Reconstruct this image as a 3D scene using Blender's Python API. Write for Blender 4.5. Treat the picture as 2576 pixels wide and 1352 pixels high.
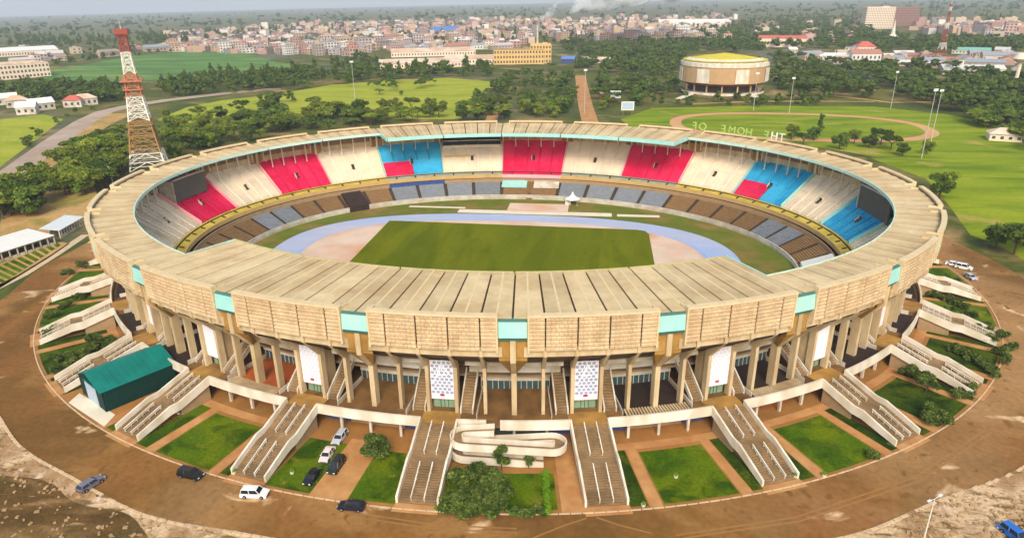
import bpy, bmesh, math, random
from mathutils import Vector, Matrix
for o in list(bpy.data.objects): bpy.data.objects.remove(o)
SC = bpy.context.scene
COL = SC.collection
random.seed(7)
PI = math.pi

# ---------------------------------------------------------------- camera
CAM = Vector((28.5, -204.53, 80.0)); YAW = math.radians(7.5); PIT = 0.382; ROL = -0.012; FOC = 1717.0
cp, sp = math.cos(PIT), math.sin(PIT)
def yaw(v): c, s = math.cos(YAW), math.sin(YAW); return Vector((v[0]*c - v[1]*s, v[0]*s + v[1]*c, v[2]))
FWD = yaw((0, cp, -sp)); XR = yaw((1, 0, 0)); UP = yaw((0, sp, cp))
cr, sr = math.cos(ROL), math.sin(ROL)
RIGHT = XR*cr + UP*sr; UPV = UP*cr - XR*sr
cam = bpy.data.cameras.new('camera'); camo = bpy.data.objects.new('camera', cam); COL.objects.link(camo)
cam.sensor_width = 36.0; cam.lens = 36.0*FOC/2576.0; cam.clip_start = 1.0; cam.clip_end = 60000.0
M = Matrix((( RIGHT.x, UPV.x, -FWD.x, CAM.x), (RIGHT.y, UPV.y, -FWD.y, CAM.y), (RIGHT.z, UPV.z, -FWD.z, CAM.z), (0, 0, 0, 1)))
camo.matrix_world = M
SC.camera = camo

# ---------------------------------------------------------------- sky, sun, exposure
SUN_EL, SUN_AZ = math.radians(41), math.radians(172)      # azimuth clockwise from +Y
W = bpy.data.worlds.new('World'); SC.world = W; W.use_nodes = True
nt = W.node_tree; bg = nt.nodes['Background']
sky = nt.nodes.new('ShaderNodeTexSky'); sky.sky_type = 'NISHITA'; sky.sun_disc = False
sky.sun_elevation = SUN_EL; sky.sun_rotation = SUN_AZ; sky.air_density = 1.0; sky.dust_density = 6.0; sky.ozone_density = 1.0; sky.altitude = 1600
tint = nt.nodes.new('ShaderNodeMix'); tint.data_type = 'RGBA'; tint.blend_type = 'MULTIPLY'; tint.inputs[0].default_value = 1.0; tint.inputs[7].default_value = (1.10, 1.02, 0.86, 1)   # warm overcast
nt.links.new(sky.outputs[0], tint.inputs[6]); nt.links.new(tint.outputs[2], bg.inputs[0]); bg.inputs[1].default_value = 0.15
sl = bpy.data.lights.new('sun', 'SUN'); slo = bpy.data.objects.new('sun', sl); COL.objects.link(slo)
sl.energy = 1.4; sl.angle = math.radians(22); sl.color = (1.0, 0.95, 0.86)
sd = Vector((math.sin(SUN_AZ)*math.cos(SUN_EL), math.cos(SUN_AZ)*math.cos(SUN_EL), math.sin(SUN_EL)))
slo.rotation_euler = sd.to_track_quat('Z', 'Y').to_euler(); slo.location = (0, 0, 300)
SC.view_settings.view_transform = 'Standard'; SC.view_settings.look = 'None'
SC.view_settings.gamma = 1.0; SC.view_settings.use_curve_mapping = False
SC.view_settings.exposure = 0.93
SC.cycles.volume_bounces = 3; SC.cycles.max_bounces = 8; SC.cycles.diffuse_bounces = 4

# ---------------------------------------------------------------- helpers
def srgb(r, g, b):
    f = lambda c: (c/255/12.92) if c/255 <= 0.04045 else ((c/255+0.055)/1.055)**2.4
    return (f(r), f(g), f(b), 1.0)
MATS = {}
def mat(name, col, rough=0.85, var=0.18, scale=0.25, col2=None, scale2=None, bump=0.0, bscale=3.0, spec=0.25, island=0.0, objrand=0.0, metal=0.0, stretch=None, amount=0.5, coat=0.0):
    """procedural principled material: base colour broken up by two octaves of noise, optional second colour in blotches"""
    m = bpy.data.materials.new(name); m.use_nodes = True; MATS[name] = m
    n = m.node_tree.nodes; l = m.node_tree.links; b = n['Principled BSDF']
    b.inputs['Roughness'].default_value = rough; b.inputs['Specular IOR Level'].default_value = spec; b.inputs['Metallic'].default_value = metal
    if coat: b.inputs['Coat Weight'].default_value = coat
    geo = n.new('ShaderNodeNewGeometry'); pos = geo.outputs['Position']
    if stretch:
        mp = n.new('ShaderNodeMapping'); mp.inputs['Scale'].default_value = stretch; l.new(pos, mp.inputs[0]); pos = mp.outputs[0]
    nz = n.new('ShaderNodeTexNoise'); nz.inputs['Scale'].default_value = scale; nz.inputs['Detail'].default_value = 6; nz.inputs['Roughness'].default_value = 0.65
    l.new(pos, nz.inputs['Vector'])
    mr = n.new('ShaderNodeMapRange'); mr.inputs[1].default_value = 0.25; mr.inputs[2].default_value = 0.75; mr.inputs[3].default_value = 1-var; mr.inputs[4].default_value = 1+var
    l.new(nz.outputs[0], mr.inputs[0])
    hsv = n.new('ShaderNodeHueSaturation'); hsv.inputs['Color'].default_value = col
    src = None
    if col2 is not None:
        n2 = n.new('ShaderNodeTexNoise'); n2.inputs['Scale'].default_value = scale2 or scale*0.3; n2.inputs['Detail'].default_value = 5; l.new(pos, n2.inputs['Vector'])
        rp = n.new('ShaderNodeMapRange'); rp.inputs[1].default_value = 0.5-0.12+(0.5-amount)*0.4; rp.inputs[2].default_value = 0.5+0.12+(0.5-amount)*0.4; l.new(n2.outputs[0], rp.inputs[0])
        mx = n.new('ShaderNodeMix'); mx.data_type = 'RGBA'; mx.inputs[6].default_value = col; mx.inputs[7].default_value = col2
        l.new(rp.outputs[0], mx.inputs[0]); l.new(mx.outputs[2], hsv.inputs['Color'])
    val = mr.outputs[0]
    for amt, sock in ((island, geo.outputs['Random Per Island']), (objrand, None)):
        if amt:
            if sock is None: sock = n.new('ShaderNodeObjectInfo').outputs['Random']
            m2 = n.new('ShaderNodeMapRange'); m2.inputs[3].default_value = 1-amt; m2.inputs[4].default_value = 1+amt; l.new(sock, m2.inputs[0])
            mm = n.new('ShaderNodeMath'); mm.operation = 'MULTIPLY'; l.new(val, mm.inputs[0]); l.new(m2.outputs[0], mm.inputs[1]); val = mm.outputs[0]
    l.new(val, hsv.inputs['Value']); l.new(hsv.outputs[0], b.inputs['Base Color'])
    if bump:
        nb = n.new('ShaderNodeTexNoise'); nb.inputs['Scale'].default_value = bscale; nb.inputs['Detail'].default_value = 4; l.new(geo.outputs['Position'], nb.inputs['Vector'])
        bp = n.new('ShaderNodeBump'); bp.inputs['Strength'].default_value = bump; bp.inputs['Distance'].default_value = 0.4; l.new(nb.outputs[0], bp.inputs['Height']); l.new(bp.outputs[0], b.inputs['Normal'])
    return m
def palette_mat(name, cols, source='island', rough=0.9, noise=0.0):
    """colour picked per building (object or mesh island) from a palette"""
    m = bpy.data.materials.new(name); m.use_nodes = True; MATS[name] = m
    n = m.node_tree.nodes; l = m.node_tree.links; b = n['Principled BSDF']; b.inputs['Roughness'].default_value = rough; b.inputs['Specular IOR Level'].default_value = 0.2
    rp = n.new('ShaderNodeValToRGB'); rp.color_ramp.interpolation = 'CONSTANT'
    while len(rp.color_ramp.elements) < len(cols): rp.color_ramp.elements.new(0.5)
    for i, c in enumerate(cols): rp.color_ramp.elements[i].position = i/len(cols); rp.color_ramp.elements[i].color = c
    if source == 'island': s = n.new('ShaderNodeNewGeometry').outputs['Random Per Island']
    else: s = n.new('ShaderNodeObjectInfo').outputs['Random']
    l.new(s, rp.inputs[0]); l.new(rp.outputs[0], b.inputs['Base Color'])
    return m
class MB:
    def __init__(s): s.v = []; s.f = []
    def quad(s, *p):
        k = len(s.v); s.v += [tuple(q) for q in p]; s.f.append(tuple(range(k, k+len(p)))); return s
    def hexa(s, b, t):
        k = len(s.v); s.v += [tuple(q) for q in b] + [tuple(q) for q in t]
        s.f += [(k+3, k+2, k+1, k), (k+4, k+5, k+6, k+7)] + [(k+i, k+(i+1) % 4, k+4+(i+1) % 4, k+4+i) for i in range(4)]; return s
    def box(s, c, d, rz=0.0, o=(0, 0, 0)):
        x, y, z = d[0]/2, d[1]/2, d[2]/2; cz, sz = math.cos(rz), math.sin(rz)
        def q(a, b_, h): return (o[0]+(c[0]+a)*cz-(c[1]+b_)*sz, o[1]+(c[0]+a)*sz+(c[1]+b_)*cz, o[2]+c[2]+h)
        return s.hexa([q(-x, -y, -z), q(x, -y, -z), q(x, y, -z), q(-x, y, -z)], [q(-x, -y, z), q(x, -y, z), q(x, y, z), q(-x, y, z)])
    def bar(s, a, b, r):
        a, b = Vector(a), Vector(b); d = (b-a).normalized(); u = d.cross(Vector((0, 0, 1)) if abs(d.z) < .95 else Vector((1, 0, 0))).normalized()*r; w = d.cross(u).normalized()*r
        return s.hexa([a-u-w, a+u-w, a+u+w, a-u+w], [b-u-w, b+u-w, b+u+w, b-u+w])
    def prism(s, prof, y0, y1, f=lambda x, y, z: (x, y, z)):
        """side profile [(x,z)] extruded over y"""
        n = len(prof); k = len(s.v)
        s.v += [f(x, y0, z) for x, z in prof] + [f(x, y1, z) for x, z in prof]
        s.f += [tuple(range(k, k+n)), tuple(range(k+2*n-1, k+n-1, -1))] + [(k+i, k+n+i, k+n+(i+1) % n, k+(i+1) % n) for i in range(n)]; return s
    def cyl(s, a, b, r0, r1, n=10, cap=True):
        a, b = Vector(a), Vector(b); d = (b-a).normalized(); u = d.cross(Vector((0, 0, 1)) if abs(d.z) < .95 else Vector((1, 0, 0))).normalized(); w = d.cross(u)
        k = len(s.v)
        for c, r in ((a, r0), (b, r1)):
            for i in range(n):
                t = 2*PI*i/n; s.v.append(tuple(c+u*(r*math.cos(t))+w*(r*math.sin(t))))
        s.f += [(k+i, k+(i+1) % n, k+n+(i+1) % n, k+n+i) for i in range(n)]
        if cap: s.f += [tuple(range(k+n-1, k-1, -1)), tuple(range(k+n, k+2*n))]
        return s
    def mesh(s, name, m=None):
        me = bpy.data.meshes.new(name); me.from_pydata(s.v, [], s.f); me.update()
        if m is not None: me.materials.append(MATS[m] if isinstance(m, str) else m)
        return me
    def build(s, name, m, parent=None, smooth=False):
        me = s.mesh(name, m)
        if smooth: me.polygons.foreach_set('use_smooth', [True]*len(me.polygons))
        return place(name, me, parent)
def place(name, me, parent=None, loc=None, rz=0.0, scale=None):
    o = bpy.data.objects.new(name, me); COL.objects.link(o); o.parent = parent
    if loc is not None: o.location = loc
    if rz: o.rotation_euler = (0, 0, rz)
    if scale is not None: o.scale = scale
    return o
def tag(o, label=None, cat=None, group=None, kind=None):
    if label: o['label'] = label
    if cat: o['category'] = cat
    if group: o['group'] = group
    if kind: o['kind'] = kind
    return o
def thing(name, label, cat, loc=(0, 0, 0), rz=0.0, group=None):
    o = place(name, None, None, loc, rz); return tag(o, label, cat, group)
def struct(o): o['kind'] = 'structure'; return o
def copy_tree(o, parent=None):
    c = o.copy(); COL.objects.link(c); c.parent = parent
    for ch in list(o.children): copy_tree(ch, c)
    return c
# terrain: flat round the stadium, falling away gently to the far left, as the plain does
def terrain(x, y):
    dx, dy = x-CAM.x, y-CAM.y; r = math.hypot(dx, dy)
    if r < 700: return 0.0
    az = math.atan2(dx, dy)+YAW
    k = max(0.0, min(1.0, (0.75-az)/1.35))
    return -(0.0125*k)*(r-700)*min(1.0, (r-700)/900.0)
def at(u, v, z=None):
    """ground point seen at picture position u,v (2576 wide)"""
    x = (u-1288)/FOC; y = -(v-676)/FOC
    d = FWD + RIGHT*x + UPV*y
    zz = 0.0 if z is None else z
    for _ in range(1 if z is not None else 8):
        t = (CAM.z-zz)/max(1e-4, -d.z); p = CAM + d*t
        if z is None: zz = terrain(p.x, p.y)
    return Vector((p.x, p.y, zz))
def inpoly(x, y, P):
    r = False; j = len(P)-1
    for i in range(len(P)):
        if (P[i][1] > y) != (P[j][1] > y) and x < (P[j][0]-P[i][0])*(y-P[i][1])/(P[j][1]-P[i][1])+P[i][0]: r = not r
        j = i
    return r
def sheet(name, pts, m, dz, parent=None, cuts=0):
    """ground sheet draped on the terrain"""
    bm = bmesh.new(); vs = [bm.verts.new((p[0], p[1], 0)) for p in pts]; f = bm.faces.new(vs)
    bmesh.ops.triangulate(bm, faces=[f])
    if cuts:
        for _ in range(cuts): bmesh.ops.subdivide_edges(bm, edges=bm.edges[:], cuts=1, use_grid_fill=True)
    for v in bm.verts: v.co.z = terrain(v.co.x, v.co.y)+dz
    me = bpy.data.meshes.new(name); bmesh.ops.recalc_face_normals(bm, faces=bm.faces); bm.to_mesh(me); bm.free(); me.materials.append(MATS[m])
    o = place(name, me, parent)
    if parent is None: struct(o)
    return o

# ---------------------------------------------------------------- stadium frame: ellipse, outward offset, height
EA, EB = 120.0, 98.8
NB = 26; DB = 2*PI/NB; NM = NB*5; DM = 2*PI/NM
def fr(t):
    n = Vector((math.cos(t)/EA, math.sin(t)/EB, 0)).normalized()
    return Vector((EA*math.cos(t), EB*math.sin(t), 0)), n
def P(t, o, z): e, n = fr(t); return (e.x+n.x*o, e.y+n.y*o, z)
def ang(t): n = fr(t)[1]; return math.atan2(n.y, n.x)
def L(t):
    """local frame at t: x outward, y along the ring"""
    e, n = fr(t); tt = Vector((-n.y, n.x, 0))
    return lambda x, y, z: (e.x+n.x*x+tt.x*y, e.y+n.y*x+tt.y*y, z)
def seg(mb, t0, t1, o0, o1, z0, z1, n=3, z0b=None, z1b=None):
    """solid ring piece from offset o0 (inner) to o1 (outer); z0b/z1b = heights at the outer edge"""
    z0b = z0 if z0b is None else z0b; z1b = z1 if z1b is None else z1b
    for i in range(n):
        a = t0+(t1-t0)*i/n; b = t0+(t1-t0)*(i+1)/n
        mb.hexa([P(a, o0, z0), P(a, o1, z0b), P(b, o1, z0b), P(b, o0, z0)], [P(a, o0, z1), P(a, o1, z1b), P(b, o1, z1b), P(b, o0, z1)])
    return mb
def flat(mb, t0, t1, o0, o1, z, n=4):
    for i in range(n):
        a = t0+(t1-t0)*i/n; b = t0+(t1-t0)*(i+1)/n
        mb.quad(P(a, o0, z), P(a, o1, z), P(b, o1, z), P(b, o0, z))
    return mb

# ---------------------------------------------------------------- materials
mat('concrete', srgb(206, 182, 142), var=0.18, scale=0.6, col2=srgb(180, 154, 114), scale2=0.22, bump=0.08, stretch=(1, 1, 0.35))
mat('roof', srgb(206, 182, 138), var=0.16, scale=0.35, col2=srgb(188, 160, 116), scale2=0.10, objrand=0.09, bump=0.05)
mat('rib', srgb(214, 192, 148), var=0.10, scale=0.6)
mat('gutter', srgb(74, 60, 42), var=0.3, scale=1.0)
mat('louvre', srgb(214, 188, 148), var=0.14, scale=0.9, col2=srgb(200, 170, 130), scale2=0.3, objrand=0.07, island=0.09)
mat('louvre_back', srgb(140, 112, 82), var=0.2, scale=0.8)
mat('coping', srgb(212, 188, 146), var=0.14, scale=0.8, bump=0.05)
mat('cyan', srgb(152, 206, 198), rough=0.5, var=0.08, scale=0.5, col2=srgb(166, 212, 198), scale2=0.15)
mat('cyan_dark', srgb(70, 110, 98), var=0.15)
mat('ochre', srgb(172, 130, 64), var=0.22, scale=0.5, col2=srgb(146, 110, 54), scale2=0.2)
mat('white', srgb(226, 216, 198), var=0.10, scale=0.7, col2=srgb(200, 186, 160), scale2=0.35, stretch=(1, 1, 0.4))
mat('whitewall', srgb(208, 198, 182), var=0.12, scale=0.5, col2=srgb(180, 166, 142), scale2=0.3)
mat('floor_brown', srgb(128, 94, 52), var=0.28, scale=0.4, col2=srgb(96, 68, 38), scale2=0.13)
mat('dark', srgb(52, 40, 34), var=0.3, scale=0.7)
mat('glass', srgb(66, 90, 92), rough=0.2, var=0.25, scale=0.7, spec=0.5)
mat('glass_green', srgb(124, 152, 124), rough=0.25, var=0.3, scale=0.8, spec=0.5)
mat('glass_dark', srgb(28, 34, 38), rough=0.15, var=0.1, spec=0.5)
mat('brick_orange', srgb(186, 92, 42), var=0.25, scale=0.6, col2=srgb(140, 76, 40), scale2=0.3)
mat('blue_panel', srgb(58, 78, 130), var=0.25, scale=0.6)
mat('tread', srgb(150, 122, 86), var=0.22, scale=0.7, col2=srgb(124, 100, 68), scale2=0.25)
mat('seat_cream', srgb(234, 216, 188), var=0.07, scale=1.2, col2=srgb(218, 202, 178), scale2=0.15, objrand=0.03)
mat('seat_pink', srgb(206, 14, 70), var=0.14, scale=1.2, col2=srgb(220, 44, 92), scale2=0.14, rough=0.7)
mat('seat_blue', srgb(36, 158, 200), var=0.12, scale=1.2, col2=srgb(72, 180, 214), scale2=0.14, rough=0.7)
mat('trim_pink', srgb(238, 170, 170), var=0.08)
mat('rim', srgb(204, 178, 72), var=0.22, scale=0.5, col2=srgb(172, 150, 58), scale2=0.25)
mat('rim_face', srgb(196, 160, 100), var=0.15)
mat('low_brown', srgb(132, 102, 66), var=0.25, scale=0.8, objrand=0.12)
mat('low_grey', srgb(128, 132, 136), var=0.2, scale=0.6, objrand=0.10)
mat('low_dark', srgb(70, 58, 46), var=0.2)
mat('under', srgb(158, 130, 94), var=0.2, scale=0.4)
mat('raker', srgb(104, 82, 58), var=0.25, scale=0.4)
mat('soffit', srgb(204, 190, 166), var=0.12, scale=0.4)
mat('track', srgb(152, 172, 210), var=0.10, scale=0.15, col2=srgb(176, 178, 192), scale2=0.03, stretch=(0.5, 1, 1), amount=0.4)
mat('clay', srgb(214, 188, 164), var=0.10, scale=0.12, col2=srgb(206, 150, 112), scale2=0.05, amount=0.35)
mat('pale_pad', srgb(222, 210, 184), var=0.08)
mat('apron', srgb(98, 108, 26), var=0.22, scale=0.2, col2=srgb(140, 110, 60), scale2=0.07, amount=0.3)
mat('path', srgb(190, 142, 88), var=0.18, scale=0.5, col2=srgb(176, 122, 72), scale2=0.2, bump=0.1)
mat('soil', srgb(146, 104, 52), var=0.22, scale=0.25, col2=srgb(160, 110, 56), scale2=0.07, bump=0.1)
mat('kerb', srgb(204, 176, 140), var=0.2, scale=0.6)
mat('steel_white', srgb(226, 222, 210), rough=0.5, var=0.06)
mat('tower_red', srgb(158, 78, 62), rough=0.6, var=0.15)
mat('tower_orange', srgb(190, 118, 84), rough=0.6, var=0.15)
mat('tower_brown', srgb(160, 122, 68), rough=0.6, var=0.15)
mat('tower_white', srgb(228, 220, 204), rough=0.6, var=0.08)
mat('teal_roof', srgb(4, 104, 94), rough=0.55, var=0.14, scale=0.5, col2=srgb(10, 116, 104), scale2=0.2, spec=0.3)
mat('teal_wall', srgb(3, 48, 42), rough=0.7, var=0.18, scale=0.6)
mat('pale_door', srgb(170, 184, 196), rough=0.6, var=0.12, scale=0.8)
mat('trunk', srgb(96, 74, 52), var=0.25, scale=2.0)
mat('leaf', srgb(92, 112, 34), var=0.32, scale=0.4, col2=srgb(122, 130, 44), scale2=0.12, objrand=0.38, island=0.4, spec=0.1, rough=0.9)
mat('leaf_dark', srgb(68, 90, 32), var=0.32, scale=0.4, col2=srgb(94, 110, 40), scale2=0.12, objrand=0.4, island=0.4, spec=0.1, rough=0.9)
mat('leaf_near', srgb(50, 72, 14), var=0.3, scale=0.8, col2=srgb(98, 112, 44), scale2=0.5, island=0.5, spec=0.25, rough=0.7)
mat('leaf_bright', srgb(96, 132, 18), var=0.2, scale=0.8, island=0.30, spec=0.2)
mat('asphalt', srgb(178, 156, 136), var=0.12, scale=0.08, col2=srgb(164, 140, 118), scale2=0.03)
mat('rubber', srgb(24, 24, 26), rough=0.9, var=0.1)
mat('chrome', srgb(190, 190, 192), rough=0.3, var=0.02, metal=0.8)
mat('lamp_clear', srgb(226, 226, 220), rough=0.2, var=0.02, spec=0.5)
mat('lamp_red', srgb(150, 18, 16), rough=0.3, var=0.02, spec=0.5)
def layered(name, base, layers, rough=0.95, bump=0.15, bscale=1.2, fine=0.12, fscale=1.5):
    """ground material: base colour plus blotch layers (colour, noise scale, threshold, softness, stretch)"""
    m = bpy.data.materials.new(name); m.use_nodes = True; MATS[name] = m
    n = m.node_tree.nodes; l = m.node_tree.links; b = n['Principled BSDF']; b.inputs['Roughness'].default_value = rough; b.inputs['Specular IOR Level'].default_value = 0.1
    geo = n.new('ShaderNodeNewGeometry'); cur = None
    for i, (c, s, th, so, st) in enumerate(layers):
        mp = n.new('ShaderNodeMapping'); mp.inputs['Scale'].default_value = st; mp.inputs['Location'].default_value = (17.3*i, 5.1*i, 0); l.new(geo.outputs['Position'], mp.inputs[0])
        nz = n.new('ShaderNodeTexNoise'); nz.inputs['Scale'].default_value = s; nz.inputs['Detail'].default_value = 5; nz.inputs['Distortion'].default_value = 0.6; l.new(mp.outputs[0], nz.inputs['Vector'])
        r = n.new('ShaderNodeMapRange'); r.inputs[1].default_value = th-so; r.inputs[2].default_value = th+so; l.new(nz.outputs[0], r.inputs[0])
        mx = n.new('ShaderNodeMix'); mx.data_type = 'RGBA'; mx.inputs[6].default_value = base; mx.inputs[7].default_value = c; l.new(r.outputs[0], mx.inputs[0])
        if cur is not None: l.new(cur, mx.inputs[6])
        cur = mx.outputs[2]
    nf = n.new('ShaderNodeTexNoise'); nf.inputs['Scale'].default_value = fscale; nf.inputs['Detail'].default_value = 6; l.new(geo.outputs['Position'], nf.inputs['Vector'])
    mr = n.new('ShaderNodeMapRange'); mr.inputs[1].default_value = 0.3; mr.inputs[2].default_value = 0.7; mr.inputs[3].default_value = 1-fine; mr.inputs[4].default_value = 1+fine; l.new(nf.outputs[0], mr.inputs[0])
    hsv = n.new('ShaderNodeHueSaturation'); l.new(cur, hsv.inputs['Color']); l.new(mr.outputs[0], hsv.inputs['Value']); l.new(hsv.outputs[0], b.inputs['Base Color'])
    if bump:
        nb = n.new('ShaderNodeTexNoise'); nb.inputs['Scale'].default_value = bscale; nb.inputs['Detail'].default_value = 5; l.new(geo.outputs['Position'], nb.inputs['Vector'])
        bp = n.new('ShaderNodeBump'); bp.inputs['Strength'].default_value = bump; bp.inputs['Distance'].default_value = 0.3; l.new(nb.outputs[0], bp.inputs['Height']); l.new(bp.outputs[0], b.inputs['Normal'])
    return m
U1 = (1, 1, 1)
layered('pitch', srgb(94, 102, 1), [(srgb(108, 112, 4), 0.05, 0.5, 0.14, (1, 0.25, 1)), (srgb(84, 94, 1), 0.12, 0.55, 0.10, (1, 0.2, 1)), (srgb(120, 116, 20), 0.09, 0.68, 0.06, (1, 0.3, 1))], fine=0.10, fscale=1.5, bump=0.0)
layered('lawn', srgb(68, 96, 4), [(srgb(98, 112, 4), 0.08, 0.5, 0.12, U1), (srgb(48, 74, 4), 0.15, 0.55, 0.08, U1), (srgb(132, 122, 40), 0.22, 0.68, 0.05, U1)], fine=0.25, fscale=1.6, bump=0.35, bscale=2.5)
layered('lawn_dark', srgb(48, 70, 8), [(srgb(72, 86, 10), 0.12, 0.5, 0.12, U1), (srgb(34, 54, 6), 0.2, 0.55, 0.08, U1), (srgb(116, 104, 44), 0.25, 0.68, 0.05, U1)], fine=0.3, fscale=1.6, bump=0.5, bscale=2.0)
layered('road', srgb(138, 98, 48), [(srgb(136, 92, 50), 0.035, 0.52, 0.10, U1), (srgb(112, 80, 40), 0.05, 0.53, 0.09, (1, 0.5, 1)), (srgb(164, 122, 72), 0.05, 0.60, 0.09, (0.6, 1, 1)), (srgb(172, 134, 90), 0.018, 0.60, 0.10, U1), (srgb(222, 188, 144), 0.13, 0.672, 0.045, (0.7, 1, 1)), (srgb(120, 86, 44), 0.4, 0.64, 0.05, U1)], fine=0.14, fscale=0.9, bump=0.12)
layered('rubble', srgb(164, 130, 92), [(srgb(206, 176, 138), 0.12, 0.5, 0.08, (1, 0.6, 1)), (srgb(124, 98, 62), 0.5, 0.58, 0.06, (0.5, 1.4, 1)), (srgb(212, 186, 156), 0.35, 0.64, 0.05, U1), (srgb(120, 108, 50), 0.16, 0.68, 0.05, U1)], fine=0.22, fscale=2.5, bump=0.5)
layered('scrub', srgb(104, 78, 42), [(srgb(84, 64, 34), 0.2, 0.5, 0.10, (0.6, 1.2, 1)), (srgb(136, 106, 66), 0.15, 0.58, 0.08, (0.5, 1.5, 1)), (srgb(176, 146, 104), 0.3, 0.70, 0.05, (0.4, 1.4, 1)), (srgb(92, 76, 42), 0.12, 0.60, 0.06, U1)], fine=0.22, fscale=1.5, bump=0.5)
layered('ground', srgb(92, 96, 38), [(srgb(124, 112, 58), 0.012, 0.55, 0.1, U1), (srgb(70, 80, 30), 0.02, 0.5, 0.1, U1), (srgb(160, 128, 84), 0.03, 0.62, 0.06, U1), (srgb(104, 104, 84), 0.004, 0.60, 0.08, U1)], fine=0.2, fscale=0.3, bump=0.0)
layered('meadow', srgb(158, 160, 40), [(srgb(136, 148, 34), 0.02, 0.5, 0.12, (1, 2, 1)), (srgb(166, 164, 60), 0.04, 0.58, 0.1, (0.6, 2.5, 1)), (srgb(164, 138, 70), 0.03, 0.68, 0.05, (0.7, 2.0, 1))], fine=0.12, fscale=0.4, bump=0.0)
layered('hillgreen', srgb(94, 130, 58), [(srgb(74, 110, 50), 0.012, 0.5, 0.1, (1, 2, 1)), (srgb(128, 142, 72), 0.015, 0.60, 0.06, (0.5, 2.5, 1))], fine=0.15, fscale=0.2, bump=0.0)
layered('fieldgreen', srgb(118, 136, 12), [(srgb(140, 150, 26), 0.02, 0.5, 0.12, (1, 3, 1)), (srgb(96, 118, 8), 0.05, 0.56, 0.1, (0.4, 2, 1)), (srgb(164, 146, 70), 0.035, 0.66, 0.05, U1)], fine=0.10, fscale=0.5, bump=0.0)
layered('drysoil', srgb(190, 152, 98), [(srgb(170, 134, 76), 0.05, 0.5, 0.12, U1), (srgb(140, 128, 58), 0.06, 0.60, 0.08, U1)], fine=0.15, fscale=0.6, bump=0.0)

# ================================================================ SETTING
# terrain sheet to the horizon
mb = MB(); NA = 144; RR = [0, 40, 80, 120, 160, 220, 300, 380, 460, 540, 620, 700, 780, 860, 950, 1050, 1200, 1400, 1700, 2100, 2600, 3200, 4000, 5000, 6500, 8500, 11000, 15000]
for r in RR:
    for i in range(NA):
        a = 2*PI*i/NA; x, y = CAM.x+r*math.sin(a), CAM.y+r*math.cos(a); mb.v.append((x, y, terrain(x, y)))
for j in range(len(RR)-1):
    for i in range(NA): mb.f.append((j*NA+i, j*NA+(i+1) % NA, (j+1)*NA+(i+1) % NA, (j+1)*NA+i))
struct(mb.build('ground', 'ground'))
def ring_sheet(name, o0, o1, z, m, n=260, f0=None, f1=None):
    mb = MB()
    for i in range(n):
        a, b = 2*PI*i/n, 2*PI*(i+1)/n
        g0 = f0 or (lambda t: o0); g1 = f1 or (lambda t: o1)
        mb.quad(P(a, g0(a), z), P(a, g1(a), z), P(b, g1(b), z), P(b, g0(b), z))
    return struct(mb.build(name, m))
def road_out(t):
    s, c = math.sin(t), math.cos(t)
    return 28.5 + (9 if c > 0 else 4)*max(0, abs(c)-0.35)**1.0 + 0.8*math.sin(9*t) + 0.5*math.sin(23*t+1)
ring_sheet('ring_road', 17.4, 0, 0.008, 'road', f1=road_out)
ring_sheet('forecourt', -30, 17.6, 0.004, 'soil')
# rubble verge in front of the road
vz = [(-330, -150), (-180, -60), (-150, -20)] 
def verge(name, t0, t1, o1, m, z=0.006):
    mb = MB(); n = 60
    for i in range(n):
        a, b = t0+(t1-t0)*i/n, t0+(t1-t0)*(i+1)/n
        mb.quad(P(a, road_out(a)-0.6, z), P(a, o1, z), P(b, o1, z), P(b, road_out(b)-0.6, z))
    return struct(mb.build(name, m))
verge('scrub_ground', math.radians(222), math.radians(326), 95, 'scrub', 0.005)
mb = MB(); n = 140
for i in range(n):
    a, b = math.radians(222+104*i/n), math.radians(222+104*(i+1)/n)
    wd_ = lambda t: 3.2+1.6*math.sin(17*t)+1.2*math.sin(41*t+1)+(5.5 if t > math.radians(290) else 0)
    mb.quad(P(a, road_out(a)-.5, .009), P(a, road_out(a)+wd_(a), .009), P(b, road_out(b)+wd_(b), .009), P(b, road_out(b)-.5, .009))
struct(mb.build('gravel_verge', 'rubble'))
# kerb line of broken stones along the outer edge of the road
def kerb(name, t0, t1, f, h=0.12, w=0.35, m='kerb', n=150, skip=0.0):
    mb = MB(); rnd = random.Random(3)
    for i in range(n):
        if rnd.random() < skip: continue
        a, b = t0+(t1-t0)*i/n, t0+(t1-t0)*(i+0.9)/n
        seg(mb, a, b, f(a), f(a)+w, 0.0, h*(0.7+0.6*rnd.random()), 1)
    o = mb.build(name, m); o['kind'] = 'structure'; return o
kerb('outer_kerb', math.radians(222), math.radians(326), lambda t: road_out(t)-0.4, h=0.16, w=0.5, skip=0.25)
kerb('lawn_kerb', 0, 2*PI, lambda t: 17.3, h=0.12, w=0.25, n=420)

# pale tyre tracks in the dust
mat('tyre', srgb(152, 110, 60), var=0.2, scale=0.6)
def dust_line(pts, w=0.3):
    Q = [at(*q) for q in pts]; mb = MB()
    for a, b in zip(Q, Q[1:]):
        d = (b-a); d.z = 0; d.normalize(); n = Vector((-d.y, d.x, 0))*w/2
        mb.quad(*[(q.x, q.y, .013) for q in (a-n, b-n, b+n, a+n)])
    struct(mb.build('tyre_track', 'tyre'))
for q in ([(1340, 1352), (1420, 1320), (1475, 1302)], [(1500, 1300), (1560, 1320), (1640, 1340)], [(730, 1215), (900, 1300), (1100, 1330), (1300, 1338)], [(745, 1212), (915, 1292), (1105, 1320), (1300, 1328)], [(1700, 1345), (2000, 1300), (2300, 1200), (2480, 1080)], [(1720, 1352), (2010, 1310), (2315, 1208), (2495, 1085)]): dust_line(q)

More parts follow.
